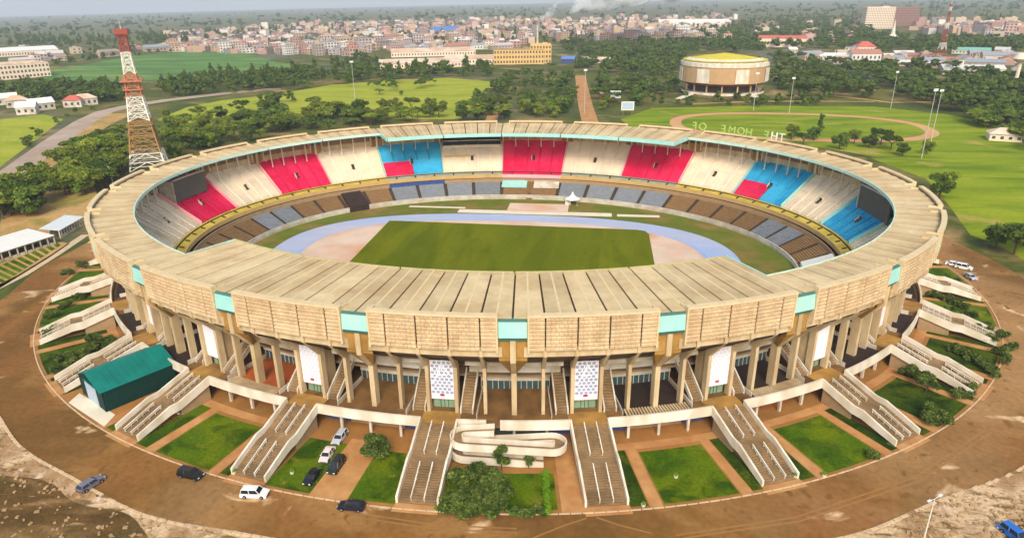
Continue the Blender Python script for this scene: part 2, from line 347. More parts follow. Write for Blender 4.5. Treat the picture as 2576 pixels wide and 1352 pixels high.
# field inside the bowl
FZ = 1.0
def oval(rx, ry, p, cx=-3.0, cy=0.0, n=120):
    out = []
    for i in range(n):
        t = 2*PI*i/n; c, s = math.cos(t), math.sin(t)
        out.append((cx+rx*math.copysign(abs(c)**(2/p), c), cy+ry*math.copysign(abs(s)**(2/p), s)))
    return out
def fsheet(name, pts, m, z): o = MB().quad(*[(x, y, z) for x, y in pts]).build(name, m); return struct(o)
fsheet('arena_grass', [P(2*PI*i/160, -29.5, 0)[:2] for i in range(160)], 'apron', FZ)
fsheet('running_track', oval(77, 46.5, 2.5), 'track', FZ+0.02)
fsheet('clay_infield', oval(66, 38.2, 2.5), 'clay', FZ+0.04)
def rect(x0, x1, y0, y1): return [(x0, y0), (x1, y0), (x1, y1), (x0, y1)]
pit = [(-51.0, -34), (46.5, -34), (47.5, 20), (46.6, 28), (45.0, 31.5), (-46, 34.2), (-50.3, 32.5)]
fsheet('pitch', [(-50, -34), (47.0, -34), (46.8, 28), (45.6, 31.2), (43, 32.2), (-46, 34.6), (-49.6, 34.4)], 'pitch', FZ+0.06)
fsheet('long_jump_pad', rect(-26, 34, 47.0, 51.5), 'pale_pad', FZ+0.05)
fsheet('jump_runway', rect(-47, -24, 52.5, 54.5), 'pale_pad', FZ+0.06)
fsheet('presentation_pad', rect(-7, 17, 50.6, 62), 'clay', FZ+0.07)
fsheet('track_gate_pad', rect(36, 52, 47.5, 50.4), 'pale_pad', FZ+0.055)
# white lane lines on the track
mb = MB()
for k, rr in enumerate((0.2, 1.42, 2.64, 3.86, 5.08, 6.3, 7.5)):
    A_, B_ = oval(68+rr, 39.2+rr*0.83, 2.5), oval(68.12+rr, 39.32+rr*0.83, 2.5)
    for i in range(len(A_)):
        j = (i+1) % len(A_); mb.quad((*A_[i], FZ+0.03), (*A_[j], FZ+0.03), (*B_[j], FZ+0.03), (*B_[i], FZ+0.03))
mat('lane', srgb(206, 208, 212), var=0.1); struct(mb.build('lane_lines', 'lane'))
# pitch markings: faint
def line(mb, x0, y0, x1, y1, w=0.14, z=FZ+0.075):
    d = Vector((x1-x0, y1-y0, 0)).normalized(); n = Vector((-d.y, d.x, 0))*w/2
    mb.quad((x0-n.x, y0-n.y, z), (x1-n.x, y1-n.y, z), (x1+n.x, y1+n.y, z), (x0+n.x, y0+n.y, z))

# lawns and paths between the outside stairs
def patch(name, k, f0, f1, o0, o1, m, z):
    """patch in sector k (centred on gap k): f from 0 (stair on one side) to 1"""
    t0 = (k-0.5)*DB; mb = MB(); n = 6
    for i in range(n):
        a, b = t0+(f0+(f1-f0)*i/n)*DB, t0+(f0+(f1-f0)*(i+1)/n)*DB
        mb.quad(P(a, o0, z), P(a, o1, z), P(b, o1, z), P(b, o0, z))
    return struct(mb.build(name, m))
for k in range(NB):
    if k == 17:
        patch('lawn', k, 0.80, 0.90, 8.5, 16.6, 'lawn', 0.02); patch('path', k, 0.72, 0.79, 3, 17.2, 'path', 0.016); patch('lawn', k, 0.10, 0.14, 9, 16.6, 'lawn_dark', 0.02); continue
    if k == 19:
        patch('lawn', k, 0.12, 0.40, 2.2, 16.6, 'lawn', 0.02); patch('lawn', k, 0.62, 0.88, 2.8, 16.4, 'lawn', 0.02)
        patch('parking_strip', k, 0.40, 0.62, 0.4, 17.3, 'path', 0.016); continue
    if k == 20:
        patch('lawn', k, 0.12, 0.74, 7.0, 16.4, 'lawn', 0.02); patch('path', k, 0.76, 0.885, -2, 17.3, 'path', 0.016); continue
    dk = 'lawn_dark' if k in (16, 23, 24) else 'lawn'
    patch('lawn', k, 0.10, 0.218, 1.5, 16.6, 'lawn_dark' if k in (21, 22) else dk, 0.02); patch('path', k, 0.225, 0.295, 0.6, 17.2, 'path', 0.016)
    patch('lawn', k, 0.305, 0.735, 2.4, 16.6, dk, 0.02); patch('path', k, 0.745, 0.81, 0.6, 17.2, 'path', 0.016)
    patch('lawn', k, 0.815, 0.90, 1.5, 16.6, 'lawn_dark', 0.02)
    patch('path', k, 0.12, 0.88, -0.6, 1.4, 'path', 0.012)
# ================================================================ STADIUM
ST = thing('stadium', 'oval concrete stadium with beige roof ring, louvred fascia and pink, blue and cream stands', 'stadium')
def deep(m):      # modules under the wider roofs on both long sides
    k = (m+0.5)/5.0
    return 17 <= k <= 22 or 4 <= k <= 9
ZT, ZB = 28.2, 20.9          # fascia top and bottom
ZC = 4.5                     # concourse
# roof
g = MB(); lips = []
for m in range(NM):
    a, b = m*DM, (m+1)*DM; oi = -23.2 if deep(m) else -10.8
    za, zi = 27.15, 26.7
    seg(g, a, b, oi+0.2, -0.75, zi-0.75, zi-0.42, 1, za-0.75, za-0.42)
    mb = MB(); e = 0.035*DM; mid = (a+b)/2; q = (b-a)*0.035
    def strip(p0, p1, h0, h1):
        mb.hexa([P(p0, oi, zi-0.30), P(p0, -0.85, za-0.30), P(p1, -0.85, za-0.30), P(p1, oi, zi-0.30)],
                [P(p0, oi, zi+h0), P(p0, -0.85, za+h0), P(p1, -0.85, za+h1), P(p1, oi, zi+h1)])
    strip(a+e, mid-q, 0.0, 0.14); strip(mid+q, b-e, 0.14, 0.0)
    rp = mb.build('roof_panel', 'roof', ST)
    mb = MB(); mb.hexa([P(mid-q, oi-0.02, zi-0.28), P(mid-q, -0.85, za-0.28), P(mid+q, -0.85, za-0.28), P(mid+q, oi-0.02, zi-0.28)],
                       [P(mid-q, oi-0.02, zi+0.17), P(mid-q, -0.85, za+0.17), P(mid+q, -0.85, za+0.17), P(mid+q, oi-0.02, zi+0.17)])
    mb.build('ridge_rib', 'rib', rp)
g.build('roof_gutter', 'gutter', ST)
# pale cyan lip round the inner edge, in lengths
mat('lip_pale', srgb(190, 218, 200), var=0.1, scale=0.4); mat('lip_olive', srgb(176, 168, 116), var=0.18, scale=0.5)
def lip(t0, t1, o, n): 
    k = int(t0/DB+.5); big = 4 <= k < 9; fr_ = 17 <= k < 22
    mb = MB(); seg(mb, t0, t1, o-0.25, o-0.02, 25.55 if big else 26.0, 26.95, n); return mb.build('roof_lip', 'cyan' if big else ('lip_olive' if fr_ else 'lip_pale'), ST)
for k in range(NB):
    lip(k*DB, (k+1)*DB-0.004, -23.2 if (17 <= k < 22 or 4 <= k < 9) else -10.8, 5)
for k in (4, 9, 17, 22):        # return faces where the roof steps in
    f = L(k*DB); mb = MB(); mb.hexa([f(-23.3, -0.15, 25.6), f(-10.8, -0.15, 25.6), f(-10.8, 0.15, 25.6), f(-23.3, 0.15, 25.6)], [f(-23.3, -0.15, 26.93), f(-10.8, -0.15, 26.93), f(-10.8, 0.15, 26.93), f(-23.3, 0.15, 26.93)]); mb.build('roof_lip', 'cyan', ST)
# hollow lattice under the roof: soffit
mb = MB()
for m in range(NM):
    a, b = m*DM, (m+1)*DM; oi = -23.0 if deep(m) else -10.6
    mb.quad(P(a, oi, 25.7), P(a, -0.9, 25.9), P(b, -0.9, 25.9), P(b, oi, 25.7))
mb.build('roof_soffit', 'soffit', ST)

# fascia: five panels to a bay, each with nine courses of blocks
ROWS = 9; RH = (27.72-ZB-0.1)/ROWS
def course_mesh(n, name):
    mb = MB(); rnd = random.Random(n)
    for i in range(n):
        y0, y1 = -0.5+i/n+0.006, -0.5+(i+1)/n-0.006; d = rnd.uniform(0.0, 0.06)
        mb.hexa([(-0.02, y0, 0.03), (0.12+d, y0, 0.07), (0.12+d, y1, 0.07), (-0.02, y1, 0.03)], [(-0.02, y0, RH-0.10), (0.22+d, y0, RH-0.20), (0.22+d, y1, RH-0.20), (-0.02, y1, RH-0.10)])
    return mb.mesh(name, 'louvre')
CM = [course_mesh(7, 'course'), course_mesh(6, 'course'), course_mesh(4, 'course'), course_mesh(3, 'course')]
restm = MB(); gapf = 0.45
def add_course(mesh, mw, mbr):
    k = len(mbr.v)
    for v in mesh.vertices: mbr.v.append(tuple(mw @ v.co))
    for p in mesh.polygons: mbr.f.append(tuple(k+i for i in p.vertices))
T0C = 276.9
for k in range(NB):
    for p, (m0, m1) in enumerate(((gapf, 1), (1, 2), (2, 3), (3, 4), (4, 5-gapf))):
        a = k*DB+(m0+0.02)*DM; b = k*DB+(m1-0.02)*DM; mid = (a+b)/2
        mb = MB(); seg(mb, a, b, -0.65, -0.12, ZB+0.9, 27.75, 1)
        # chord-true body: keep it straight between its two ends
        fp = mb.build('fascia_panel', 'louvre_back', ST)
        A_, B_ = Vector(P(a, -0.1, 0)), Vector(P(b, -0.1, 0)); c = (A_+B_)/2; w = (B_-A_).length; rz = math.atan2(B_.y-A_.y, B_.x-A_.x)-PI/2
        dd = abs(math.degrees(mid)-T0C); near = dd < 45.5
        half = p in (0, 4)
        for r in range(ROWS):
            me = CM[(2 if half else 0)+(r % 2)]
            z = ZB+0.1+r*RH
            lean = 0.0
            mw = Matrix.Translation((c.x+math.cos(rz)*lean, c.y+math.sin(rz)*lean, z)) @ Matrix.Rotation(rz, 4, 'Z') @ Matrix.Diagonal((1, w, 1, 1))
            if near:
                o = place('louvre_course', me, fp); o.matrix_local = mw
            else: add_course(me, mw, restm)
        mb = MB(); seg(mb, a, b, -0.95, -0.5, ZB+0.05, ZB+0.95, 1); mb.build('fascia_beam', 'concrete', fp)
    a, b = k*DB+gapf*DM, k*DB+(5-gapf)*DM
    mb = MB(); seg(mb, a, b, -0.9, 0.32, 27.72, ZT, 5); mb.build('coping', 'coping', ST)
    for (q, s) in ((a, 1), (b, -1)):       # solid cheek at each end of a fascia group
        mb = MB(); f = L(q); mb.hexa([f(-3.0, 0.02*s, ZB-0.6), f(0.18, 0.02*s, ZB-0.2), f(0.18, 0.34*s, ZB-0.2), f(-3.0, 0.34*s, ZB-0.6)], [f(-3.0, 0.02*s, 27.7), f(0.30, 0.02*s, 27.7), f(0.30, 0.34*s, 27.7), f(-3.0, 0.34*s, 27.7)])
        mb.build('end_cheek', 'coping', ST)
o = restm.build('louvre_courses', 'louvre', ST); o['kind'] = 'stuff'
# pale cyan boxes in the gaps, with an ochre capital below
for k in range(NB):
    t = k*DB; w = 0.9*DM*(fr(t)[0]-fr(t+1e-3)[0]).length/1e-3; f = L(t); h = w/2-0.06
    mb = MB(); mb.hexa([f(-1.5, -h, 23.7), f(0.05, -h, 23.7), f(0.05, h, 23.7), f(-1.5, h, 23.7)], [f(-1.5, -h, 26.75), f(-0.25, -h, 26.75), f(-0.25, h, 26.75), f(-1.5, h, 26.75)])
    cy_ = mb.build('cyan_box', 'cyan', ST)
    mb = MB(); mb.hexa([f(-1.5, -h, 26.76), f(-0.2, -h, 26.76), f(-0.2, h, 26.76), f(-1.5, h, 26.76)], [f(-1.5, -h, 27.1), f(-0.6, -h, 27.1), f(-0.6, h, 27.1), f(-1.5, h, 27.1)]); mb.build('painted_shadow_gap', 'cyan_dark', cy_)  # solid strip, coloured dark to paint the shadow line above the box
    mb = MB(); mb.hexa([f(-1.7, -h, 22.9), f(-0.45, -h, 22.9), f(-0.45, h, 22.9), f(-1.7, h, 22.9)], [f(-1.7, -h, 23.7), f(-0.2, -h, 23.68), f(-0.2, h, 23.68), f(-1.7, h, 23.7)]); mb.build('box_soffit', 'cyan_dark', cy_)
    mb = MB(); h2 = h+0.02
    mb.hexa([f(-5.8, -0.6, 14.2), f(-4.7, -0.6, 13.9), f(-4.7, 0.6, 13.9), f(-5.8, 0.6, 14.2)], [f(-2.4, -h2, 17.7), f(-0.95, -h2, 18.6), f(-0.95, h2, 18.6), f(-2.4, h2, 17.7)])
    mb.hexa([f(-1.3, -h2, 18.3), f(-0.95, -h2, 18.6), f(-0.95, h2, 18.6), f(-1.3, h2, 18.3)], [f(-1.3, -h2, 23.2), f(-0.95, -h2, 23.2), f(-0.95, h2, 23.2), f(-1.3, h2, 23.2)])
    mb.build('capital', 'ochre', ST)

# columns: deep fins with a bracket out to the fascia; shared meshes
def column_mesh(th, main):
    mb = MB(); prof = [(-6.4, ZC), (-4.9, ZC), (-4.9, 14.6), (-0.35, 19.6), (-0.35, ZB+.02), (-1.05, ZB+.02), (-1.05, 18.85), (-6.4, 15.2)] if not main else [(-6.5, ZC), (-4.7, ZC), (-4.7, 13.7), (-0.55, 18.3), (-0.55, 23.1), (-0.9, 23.1), (-0.9, 18.9), (-6.5, 15.1)]
    mb.prism(prof, -th/2, th/2); return mb.mesh('column', 'concrete')
CR, CX = column_mesh(0.66, False), column_mesh(1.0, True)
for m in range(NM):
    t = m*DM; e, n = fr(t); place('column', CX if m % 5 == 0 else CR, ST, (e.x, e.y, 0), ang(t))

# concourse slab, parapets, undercroft
mb = MB(); seg(mb, 0, 2*PI, -19, -1.3, 3.9, ZC, 208); mb.build('concourse_slab', 'floor_brown', ST)
SW = 3.4        # half width of the outside stairs
for k in range(NB):
    t0, t1 = (k-0.5)*DB, (k+0.5)*DB; am = DB*(fr(k*DB)[0]-fr(k*DB+1e-3)[0]).length/1e-3
    d = (SW+0.35)/am*DB
    if k == 20:
        mid = k*DB
        for (a, b) in ((t0+d, mid-0.044), (mid-0.022, t1-d)):
            mb = MB(); seg(mb, a, b, -1.35, -0.95, 3.6, 5.7, 4); mb.build('concourse_parapet', 'white', ST)
    else:
        mb = MB(); seg(mb, t0+d, t1-d, -1.35, -0.95, 3.6, 5.7, 6); mb.build('concourse_parapet', 'white', ST)
    # undercroft: wall in alternating panels
    for j, (a, b) in enumerate(((0.1, 0.3), (0.3, 0.72), (0.72, 0.9))):
        mb = MB(); seg(mb, t0+a*DB, t0+b*DB-0.001, -5.2, -4.9, 0.0, 3.9, 2)
        mm = ('blue_panel', 'brick_orange', 'blue_panel') if k in (18, 22) else (('dark', 'glass', 'blue_panel') if k == 20 else (('blue_panel', 'under', 'blue_panel') if k in (19, 21) else ('under', 'brick_orange', 'under')))
        mb.build('undercroft_wall', mm[j], ST)
    for j in (0.28, 0.5, 0.72):
        f = L(t0+j*DB); mb = MB(); mb.hexa([f(-2.6, -.25, 0), f(-2.1, -.25, 0), f(-2.1, .25, 0), f(-2.6, .25, 0)], [f(-2.6, -.25, 3.9), f(-2.1, -.25, 3.9), f(-2.1, .25, 3.9), f(-2.6, .25, 3.9)]); mb.build('undercroft_post', 'whitewall', ST)
    # galleries behind the columns
    q = 0.27*DB
    mb = MB(); seg(mb, k*DB-q, k*DB+q, -14.3, -13.9, 6.6, 7.9, 4); mb.build('gallery_band', 'white', ST)
    mb = MB(); seg(mb, k*DB-0.345*DB, k*DB+0.345*DB, -12.3, -11.9, 9.7, 11.3, 5); mb.build('gallery_band', 'white', ST)
    mb = MB(); seg(mb, k*DB-0.345*DB, k*DB+0.345*DB, -7.5, -7.1, 13.9, 14.7, 5); mb.build('gallery_band', 'whitewall', ST)
    mb = MB(); seg(mb, k*DB-q, k*DB+q, -14.6, -14.35, ZC, 6.6, 4); mb.build('glazed_wall', 'glass', ST)
    mb = MB()
    for y in range(-6, 7): 
        f = L(k*DB+y*0.045*DB); mb.hexa([f(-14.36, -.06, ZC), f(-14.26, -.06, ZC), f(-14.26, .06, ZC), f(-14.36, .06, ZC)], [f(-14.36, -.06, 6.6), f(-14.26, -.06, 6.6), f(-14.26, .06, 6.6), f(-14.36, .06, 6.6)])
    mb.build('glazing_bars', 'white', ST)['kind'] = 'stuff'
    mb = MB(); seg(mb, t0, t1, -15.6, -11.9, 8.7, 9.1, 5); mb.build('gallery_floor', 'under', ST)
    # low balustrade round the well
    for s in (-1, 1):
        mb = MB(); f = L(k*DB+s*0.255*DB); mb.hexa([f(-13.8, -.1, ZC), f(-3.2, -.1, ZC), f(-3.2, .1, ZC), f(-13.8, .1, ZC)], [f(-13.8, -.1, 5.5), f(-3.2, -.1, 5.5), f(-3.2, .1, 5.5), f(-13.8, .1, 5.5)])
        mb.build('balustrade', 'whitewall', ST)
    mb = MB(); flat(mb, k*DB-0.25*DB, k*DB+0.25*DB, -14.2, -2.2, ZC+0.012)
    mb.build('well_floor', 'brick_orange' if k == 18 else ('floor_brown' if k in (19, 20) else 'dark'), ST)  # most bays: dark colour paints the shade of an open well onto the floor
    if k in (18, 21, 22):
        for y in range(22):
            f = L(k*DB+(y-10.5)*0.0215*DB); mb = MB(); mb.hexa([f(-5.0, -.16, ZC+.02), f(-2.0, -.16, ZC+.02), f(-2.0, .16, ZC+.02), f(-5.0, .16, ZC+.02)], [f(-5.0, -.16, ZC+.35), f(-2.0, -.16, ZC+.35), f(-2.0, .16, ZC+.35), f(-5.0, .16, ZC+.35)])
            mb.build('pergola_slat', 'concrete', ST)
# rear wall under the rakers
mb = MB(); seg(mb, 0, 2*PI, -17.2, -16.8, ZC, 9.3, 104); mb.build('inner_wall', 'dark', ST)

# outside stairs, stair cores with hanging banners, inner flights
def stepped(mb, f, x0, x1, z0, z1, n, y0, y1, zb):
    for i in range(n):
        xa, xb = x0+(x1-x0)*i/n, x0+(x1-x0)*(i+1)/n; z = z0+(z1-z0)*(i+(1 if z1 > z0 else 0))/n
        mb.hexa([f(xa, y0, z-zb), f(xb, y0, z-zb), f(xb, y1, z-zb), f(xa, y1, z-zb)], [f(xa, y0, z), f(xb, y0, z), f(xb, y1, z), f(xa, y1, z)])
PROF = [(-1.0, ZC), (6.3, 2.45), (8.5, 2.45), (16.0, 0.12)]
for k in range(NB):
    t = (k+0.5)*DB; f = L(t)
    mb = MB(); stepped(mb, f, -1.0, 6.3, ZC, 2.45, 15, -SW, SW, 0.5); mb.hexa([f(6.3, -SW, 1.95), f(8.5, -SW, 1.95), f(8.5, SW, 1.95), f(6.3, SW, 1.95)], [f(6.3, -SW, 2.45), f(8.5, -SW, 2.45), f(8.5, SW, 2.45), f(6.3, SW, 2.45)])
    stepped(mb, f, 8.5, 16.0, 2.45, 0.10, 15, -SW, SW, 0.09)
    st = mb.build('outside_stair', 'tread', ST)
    for s in (-1, 1):
        mb = MB()
        for (xa, za), (xb, zb_) in zip(PROF, PROF[1:]):
            y0, y1 = s*SW, s*(SW+0.38)
            mb.hexa([f(xa, y0, max(0, za-0.75)), f(xb, y0, max(0, zb_-0.75)), f(xb, y1, max(0, zb_-0.75)), f(xa, y1, max(0, za-0.75))], [f(xa, y0, za+1.15), f(xb, y0, zb_+1.15), f(xb, y1, zb_+1.15), f(xa, y1, za+1.15)])
        mb.hexa([f(-1.35, s*SW, 3.6), f(-1.0, s*SW, 3.6), f(-1.0, s*(SW+.38), 3.6), f(-1.35, s*(SW+.38), 3.6)], [f(-1.35, s*SW, ZC+1.18), f(-1.0, s*SW, ZC+1.15), f(-1.0, s*(SW+.38), ZC+1.15), f(-1.35, s*(SW+.38), ZC+1.18)])
        mb.build('stair_parapet', 'white', st)
        y = s*1.15
        for (xa, za), (xb, zb_) in ((PROF[0], PROF[1]), (PROF[2], PROF[3])):
            mb = MB()
            mb.bar(f(xa+.3, y, za+0.85), f(xb-.2, y, zb_+0.95), 0.09); mb.bar(f(xa+.3, y, za+0.45), f(xb-.2, y, zb_+0.5), 0.05)
            for i in range(6):
                u = (i+.1)/5.3; x, z = xa+.3+(xb-xa-.5)*min(1, u), za+(zb_-za)*min(1, u); mb.bar(f(x, y, z-.1), f(x, y, z+.85), 0.05)
            mb.build('handrail', 'white', st)
        mb = MB(); mb.hexa([f(-0.9, s*(SW-.5), 0), f(6, s*(SW-.5), 0), f(6, s*(SW-.1), 0), f(-0.9, s*(SW-.1), 0)], [f(-0.9, s*(SW-.5), 3.95), f(6, s*(SW-.5), 2.0), f(6, s*(SW-.1), 2.0), f(-0.9, s*(SW-.1), 3.95)]); mb.build('stair_support', 'under', st)
    mb = MB(); mb.quad(f(16.0, -SW-.4, 0.03), f(18.2, -SW-.6, 0.03), f(18.2, SW+.6, 0.03), f(16.0, SW+.4, 0.03)); mb.build('stair_apron', 'path', st)
    mb = MB(); mb.quad(f(-5.3, -SW-.3, ZC+.016), f(-1.0, -SW-.3, ZC+.016), f(-1.0, SW+.3, ZC+.016), f(-5.3, SW+.3, ZC+.016)); mb.build('ochre_landing', 'ochre', ST)
    # stair core
    mb = MB(); mb.hexa([f(-10.5, -2.35, 6.9), f(-5.75, -2.35, 6.9), f(-5.75, 2.35, 6.9), f(-10.5, 2.35, 6.9)], [f(-10.5, -2.35, 12.3), f(-5.75, -2.35, 15.6), f(-5.75, 2.35, 15.6), f(-10.5, 2.35, 12.3)])
    mb.hexa([f(-10.5, -2.35, ZC), f(-6.9, -2.35, ZC), f(-6.9, 2.35, ZC), f(-10.5, 2.35, ZC)], [f(-10.5, -2.35, 6.9), f(-6.9, -2.35, 6.9), f(-6.9, 2.35, 6.9), f(-10.5, 2.35, 6.9)])
    core = mb.build('stair_core', 'concrete', ST)
    mb = MB(); mb.hexa([f(-6.88, -2.2, ZC+.02), f(-6.78, -2.2, ZC+.02), f(-6.78, 2.2, ZC+.02), f(-6.88, 2.2, ZC+.02)], [f(-6.88, -2.2, 6.85), f(-6.78, -2.2, 6.85), f(-6.78, 2.2, 6.85), f(-6.88, 2.2, 6.85)]); mb.build('glazed_door', 'glass_green', core)
    mb = MB()
    for y in (-2.2, -0.75, 0.0, 0.75, 2.2): mb.hexa([f(-6.77, y-.05, ZC+.02), f(-6.7, y-.05, ZC+.02), f(-6.7, y+.05, ZC+.02), f(-6.77, y+.05, ZC+.02)], [f(-6.77, y-.05, 6.85), f(-6.7, y-.05, 6.85), f(-6.7, y+.05, 6.85), f(-6.77, y+.05, 6.85)])
    mb.build('door_frame', 'low_dark', core)
    mb = MB(); mb.hexa([f(-5.74, -2.25, 7.1), f(-5.62, -2.25, 7.1), f(-5.62, 2.25, 7.1), f(-5.74, 2.25, 7.1)], [f(-5.74, -2.25, 15.55), f(-5.62, -2.25, 15.55), f(-5.62, 2.25, 15.55), f(-5.74, 2.25, 15.55)])
    if 'banner' not in MATS: mat('banner', srgb(232, 226, 230), var=0.04, scale=0.6, rough=0.6); mat('hexprint', srgb(150, 156, 176), var=0.25, scale=0.5); mat('hexfaint', srgb(212, 208, 216), var=0.05); mat('logo', srgb(170, 60, 80), var=0.2, scale=2)
    bn = mb.build('banner', 'banner', core)
    if k in (18, 19, 20, 21):
        strong = k in (19, 20)
        mb = MB(); r = 0.46
        for i in range(10):
            for j in range(5):
                y = -1.8+j*0.9+(0.45 if i % 2 else 0); z = 8.6+i*0.72
                if abs(y) > 2.0: continue
                mb.quad(*[f(-5.612, y+r*0.88*math.cos(PI/6+q*PI/3), z+r*0.82*math.sin(PI/6+q*PI/3)) for q in range(6)])
        mb.build('honeycomb_print', 'hexprint' if strong else 'hexfaint', bn)['kind'] = 'stuff'
        if strong:      # white letter A over the honeycomb
            mb = MB()
            def stroke(y0, z0, y1, z1, w=0.24):
                d = Vector((y1-y0, z1-z0)).normalized(); n = Vector((-d.y, d.x))*w/2
                mb.quad(f(-5.606, y0-n.x, z0-n.y), f(-5.606, y1-n.x, z1-n.y), f(-5.606, y1+n.x, z1+n.y), f(-5.606, y0+n.x, z0+n.y))
            sg = 1 if k == 20 else -1
            stroke(-1.7, 10.6, 0.1*sg, 14.6); stroke(0.1*sg, 14.6, 1.5, 12.6); stroke(-0.9, 12.3, 0.9, 12.5)
            mb.build('letter_print', 'banner', bn)
        mb = MB(); mb.quad(f(-5.604, -0.55, 7.7), f(-5.604, 0.35, 7.7), f(-5.604, 0.35, 8.25), f(-5.604, -0.55, 8.25)); mb.build('logo_print', 'logo', bn)
    # inner flights on both sides of the core
    for s in (-1, 1):
        y0, y1 = s*3.55, s*5.9; mb = MB(); stepped(mb, f, -5.0, -12.2, ZC+0.1, 9.6, 14, min(y0, y1), max(y0, y1), 0.35)
        fl = mb.build('inner_stair', 'tread', ST)
        for y in (y0, y1):
            mb = MB(); q0, q1 = y-0.14, y+0.14
            mb.hexa([f(-12.2, q0, 9.2), f(-4.8, q0, ZC), f(-4.8, q1, ZC), f(-12.2, q1, 9.2)], [f(-12.2, q0, 10.6), f(-4.8, q0, 5.5), f(-4.8, q1, 5.5), f(-12.2, q1, 10.6)]); mb.build('flight_parapet', 'whitewall', fl)
        if k % 2 == 0 or True:
            pass

# upper tier: one stepped section per bay, with dividing walls, entrance and posts
mat('seat_cream_aisle', srgb(230, 212, 184), var=0.1, scale=1); mat('seat_pink_aisle', srgb(202, 16, 70), var=0.12, scale=1); mat('seat_blue_aisle', srgb(36, 152, 192), var=0.12, scale=1)
ROWN = 30; RD = 15.0/ROWN; RZ = 10.5/ROWN
COLR = {6: 'seat_pink', 4: 'seat_pink', 2: 'seat_blue', 0: 'seat_blue', 8: 'seat_blue', 10: 'seat_pink', 12: 'seat_pink'}
def tier(t0, t1, r0, r1, n=5):
    mb = MB()
    for r in range(r0, r1):
        o0, o1 = -16+r*RD, -16+(r+1)*RD; z = 9.3+r*RZ
        for i in range(n):
            a, b = t0+(t1-t0)*i/n, t0+(t1-t0)*(i+1)/n
            mb.quad(P(a, o0, z), P(a, o1, z), P(b, o1, z), P(b, o0, z)); mb.quad(P(a, o1, z), P(a, o1, z+RZ), P(b, o1, z+RZ), P(b, o1, z))
    return mb
for k in range(NB):
    t0, t1 = k*DB+0.002, (k+1)*DB-0.002; c = COLR.get(k, 'seat_cream')
    if k in (2, 8):           # blue sections with a pink lower corner
        tm = (t0+t1)/2
        sec = tier(t0, t1, 13, ROWN).build('stand_section', c, ST)
        tier(tm+0.001, t1, 0, 13, 3).build('pink_corner', 'seat_pink', sec); tier(t0, tm-0.001, 0, 13, 3).build('blue_corner', 'seat_blue', sec)
    else: sec = tier(t0, t1, 0, ROWN).build('stand_section', c, ST)
    tm = (t0+t1)/2; f = L(tm)
    # entrance half-way up: dark mouth between two low walls
    x, z = -9.4, 9.3+6.6*0.7
    mb = MB(); mb.hexa([f(x, -.7, z-.6), f(x+1.5, -.7, z+.3), f(x+1.5, .7, z+.3), f(x, .7, z-.6)], [f(x, -.7, z+.95), f(x+1.5, -.7, z+1.15), f(x+1.5, .7, z+1.15), f(x, .7, z+.95)]); mb.build('vomitory', c, sec)
    mb = MB(); mb.quad(f(x-.02, -.6, z-.25), f(x-.02, .6, z-.25), f(x-.02, .6, z+.85), f(x-.02, -.6, z+.85)); mb.build('doorway', 'dark', sec)
    mb = MB(); mb.quad(f(x-1.6, -.6, z-.85), f(x-.03, -.6, z+.17), f(x-.03, .6, z+.17), f(x-1.6, .6, z-.85)); mb.build('entrance_well', 'low_dark', sec)
    mb = MB(); s = 1; mb.hexa([f(x-1.4, .7, z-1.2), f(x, .7, z-.3), f(x, .85, z-.3), f(x-1.4, .85, z-1.2)], [f(x-1.4, .7, z-.3), f(x, .7, z+.97), f(x, .85, z+.97), f(x-1.4, .85, z-.3)]); mb.build('entrance_wall', 'white', sec)
    # aisle across the section, a darker line
    mb = MB(); flat(mb, t0, t1, -8.55, -8.35, 9.3+7.5*0.7+0.16); mb.build('cross_aisle', c, sec)
    for q in (0.2, 0.4, 0.6, 0.8):        # stepped gangways up the section
        f2 = L(t0+(t1-t0)*q); mb = MB(); o_ = -9.4 if k in (2, 8) else -16.0; zl = 9.25+(o_+16)*.7; mb.hexa([f2(o_, -.35, zl), f2(-1.2, -.35, 19.6), f2(-1.2, .35, 19.6), f2(o_, .35, zl)], [f2(o_, -.35, zl+.37), f2(-1.2, -.35, 19.97), f2(-1.2, .35, 19.97), f2(o_, .35, zl+.37)]); mb.build('gangway', c+'_aisle', sec)
    # divider at the low-t side
    f = L(k*DB); mb = MB(); dm = 'trim_pink' if {COLR.get(k), COLR.get((k-1) % NB)} & {'seat_pink'} else ('cyan' if {COLR.get(k), COLR.get((k-1) % NB)} & {'seat_blue'} else 'white')
    mb.hexa([f(-16.2, -.14, 9.0), f(-1, -.14, 19.4), f(-1, .14, 19.4), f(-16.2, .14, 9.0)], [f(-16.2, -.14, 10.3), f(-1, -.14, 20.9), f(-1, .14, 20.9), f(-16.2, .14, 10.3)]); mb.build('divider_wall', dm, ST)
    mb = MB(); mb.bar(f(-2.0, 0, 19.2), f(-2.0, 0, 26.0), 0.3); mb.build('roof_post', 'white', ST)
    for m in range(1, 5):
        f = L(k*DB+m*DM); mb = MB(); mb.bar(f(-4.6, 0, 17.0), f(-3.8, 0, 25.8), 0.17); mb.build('roof_post', 'white', ST)
    # rear parapet of the tier
    mb = MB(); seg(mb, t0+0.3*DM, t1-0.3*DM, -1.0, -0.7, 19.5, 21.4, 5); mb.build('rear_parapet', 'concrete', ST)
# rakers' underside
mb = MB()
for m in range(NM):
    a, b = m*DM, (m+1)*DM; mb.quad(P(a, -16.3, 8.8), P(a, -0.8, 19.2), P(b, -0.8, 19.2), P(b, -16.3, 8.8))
mb.build('tier_underside', 'raker', ST)
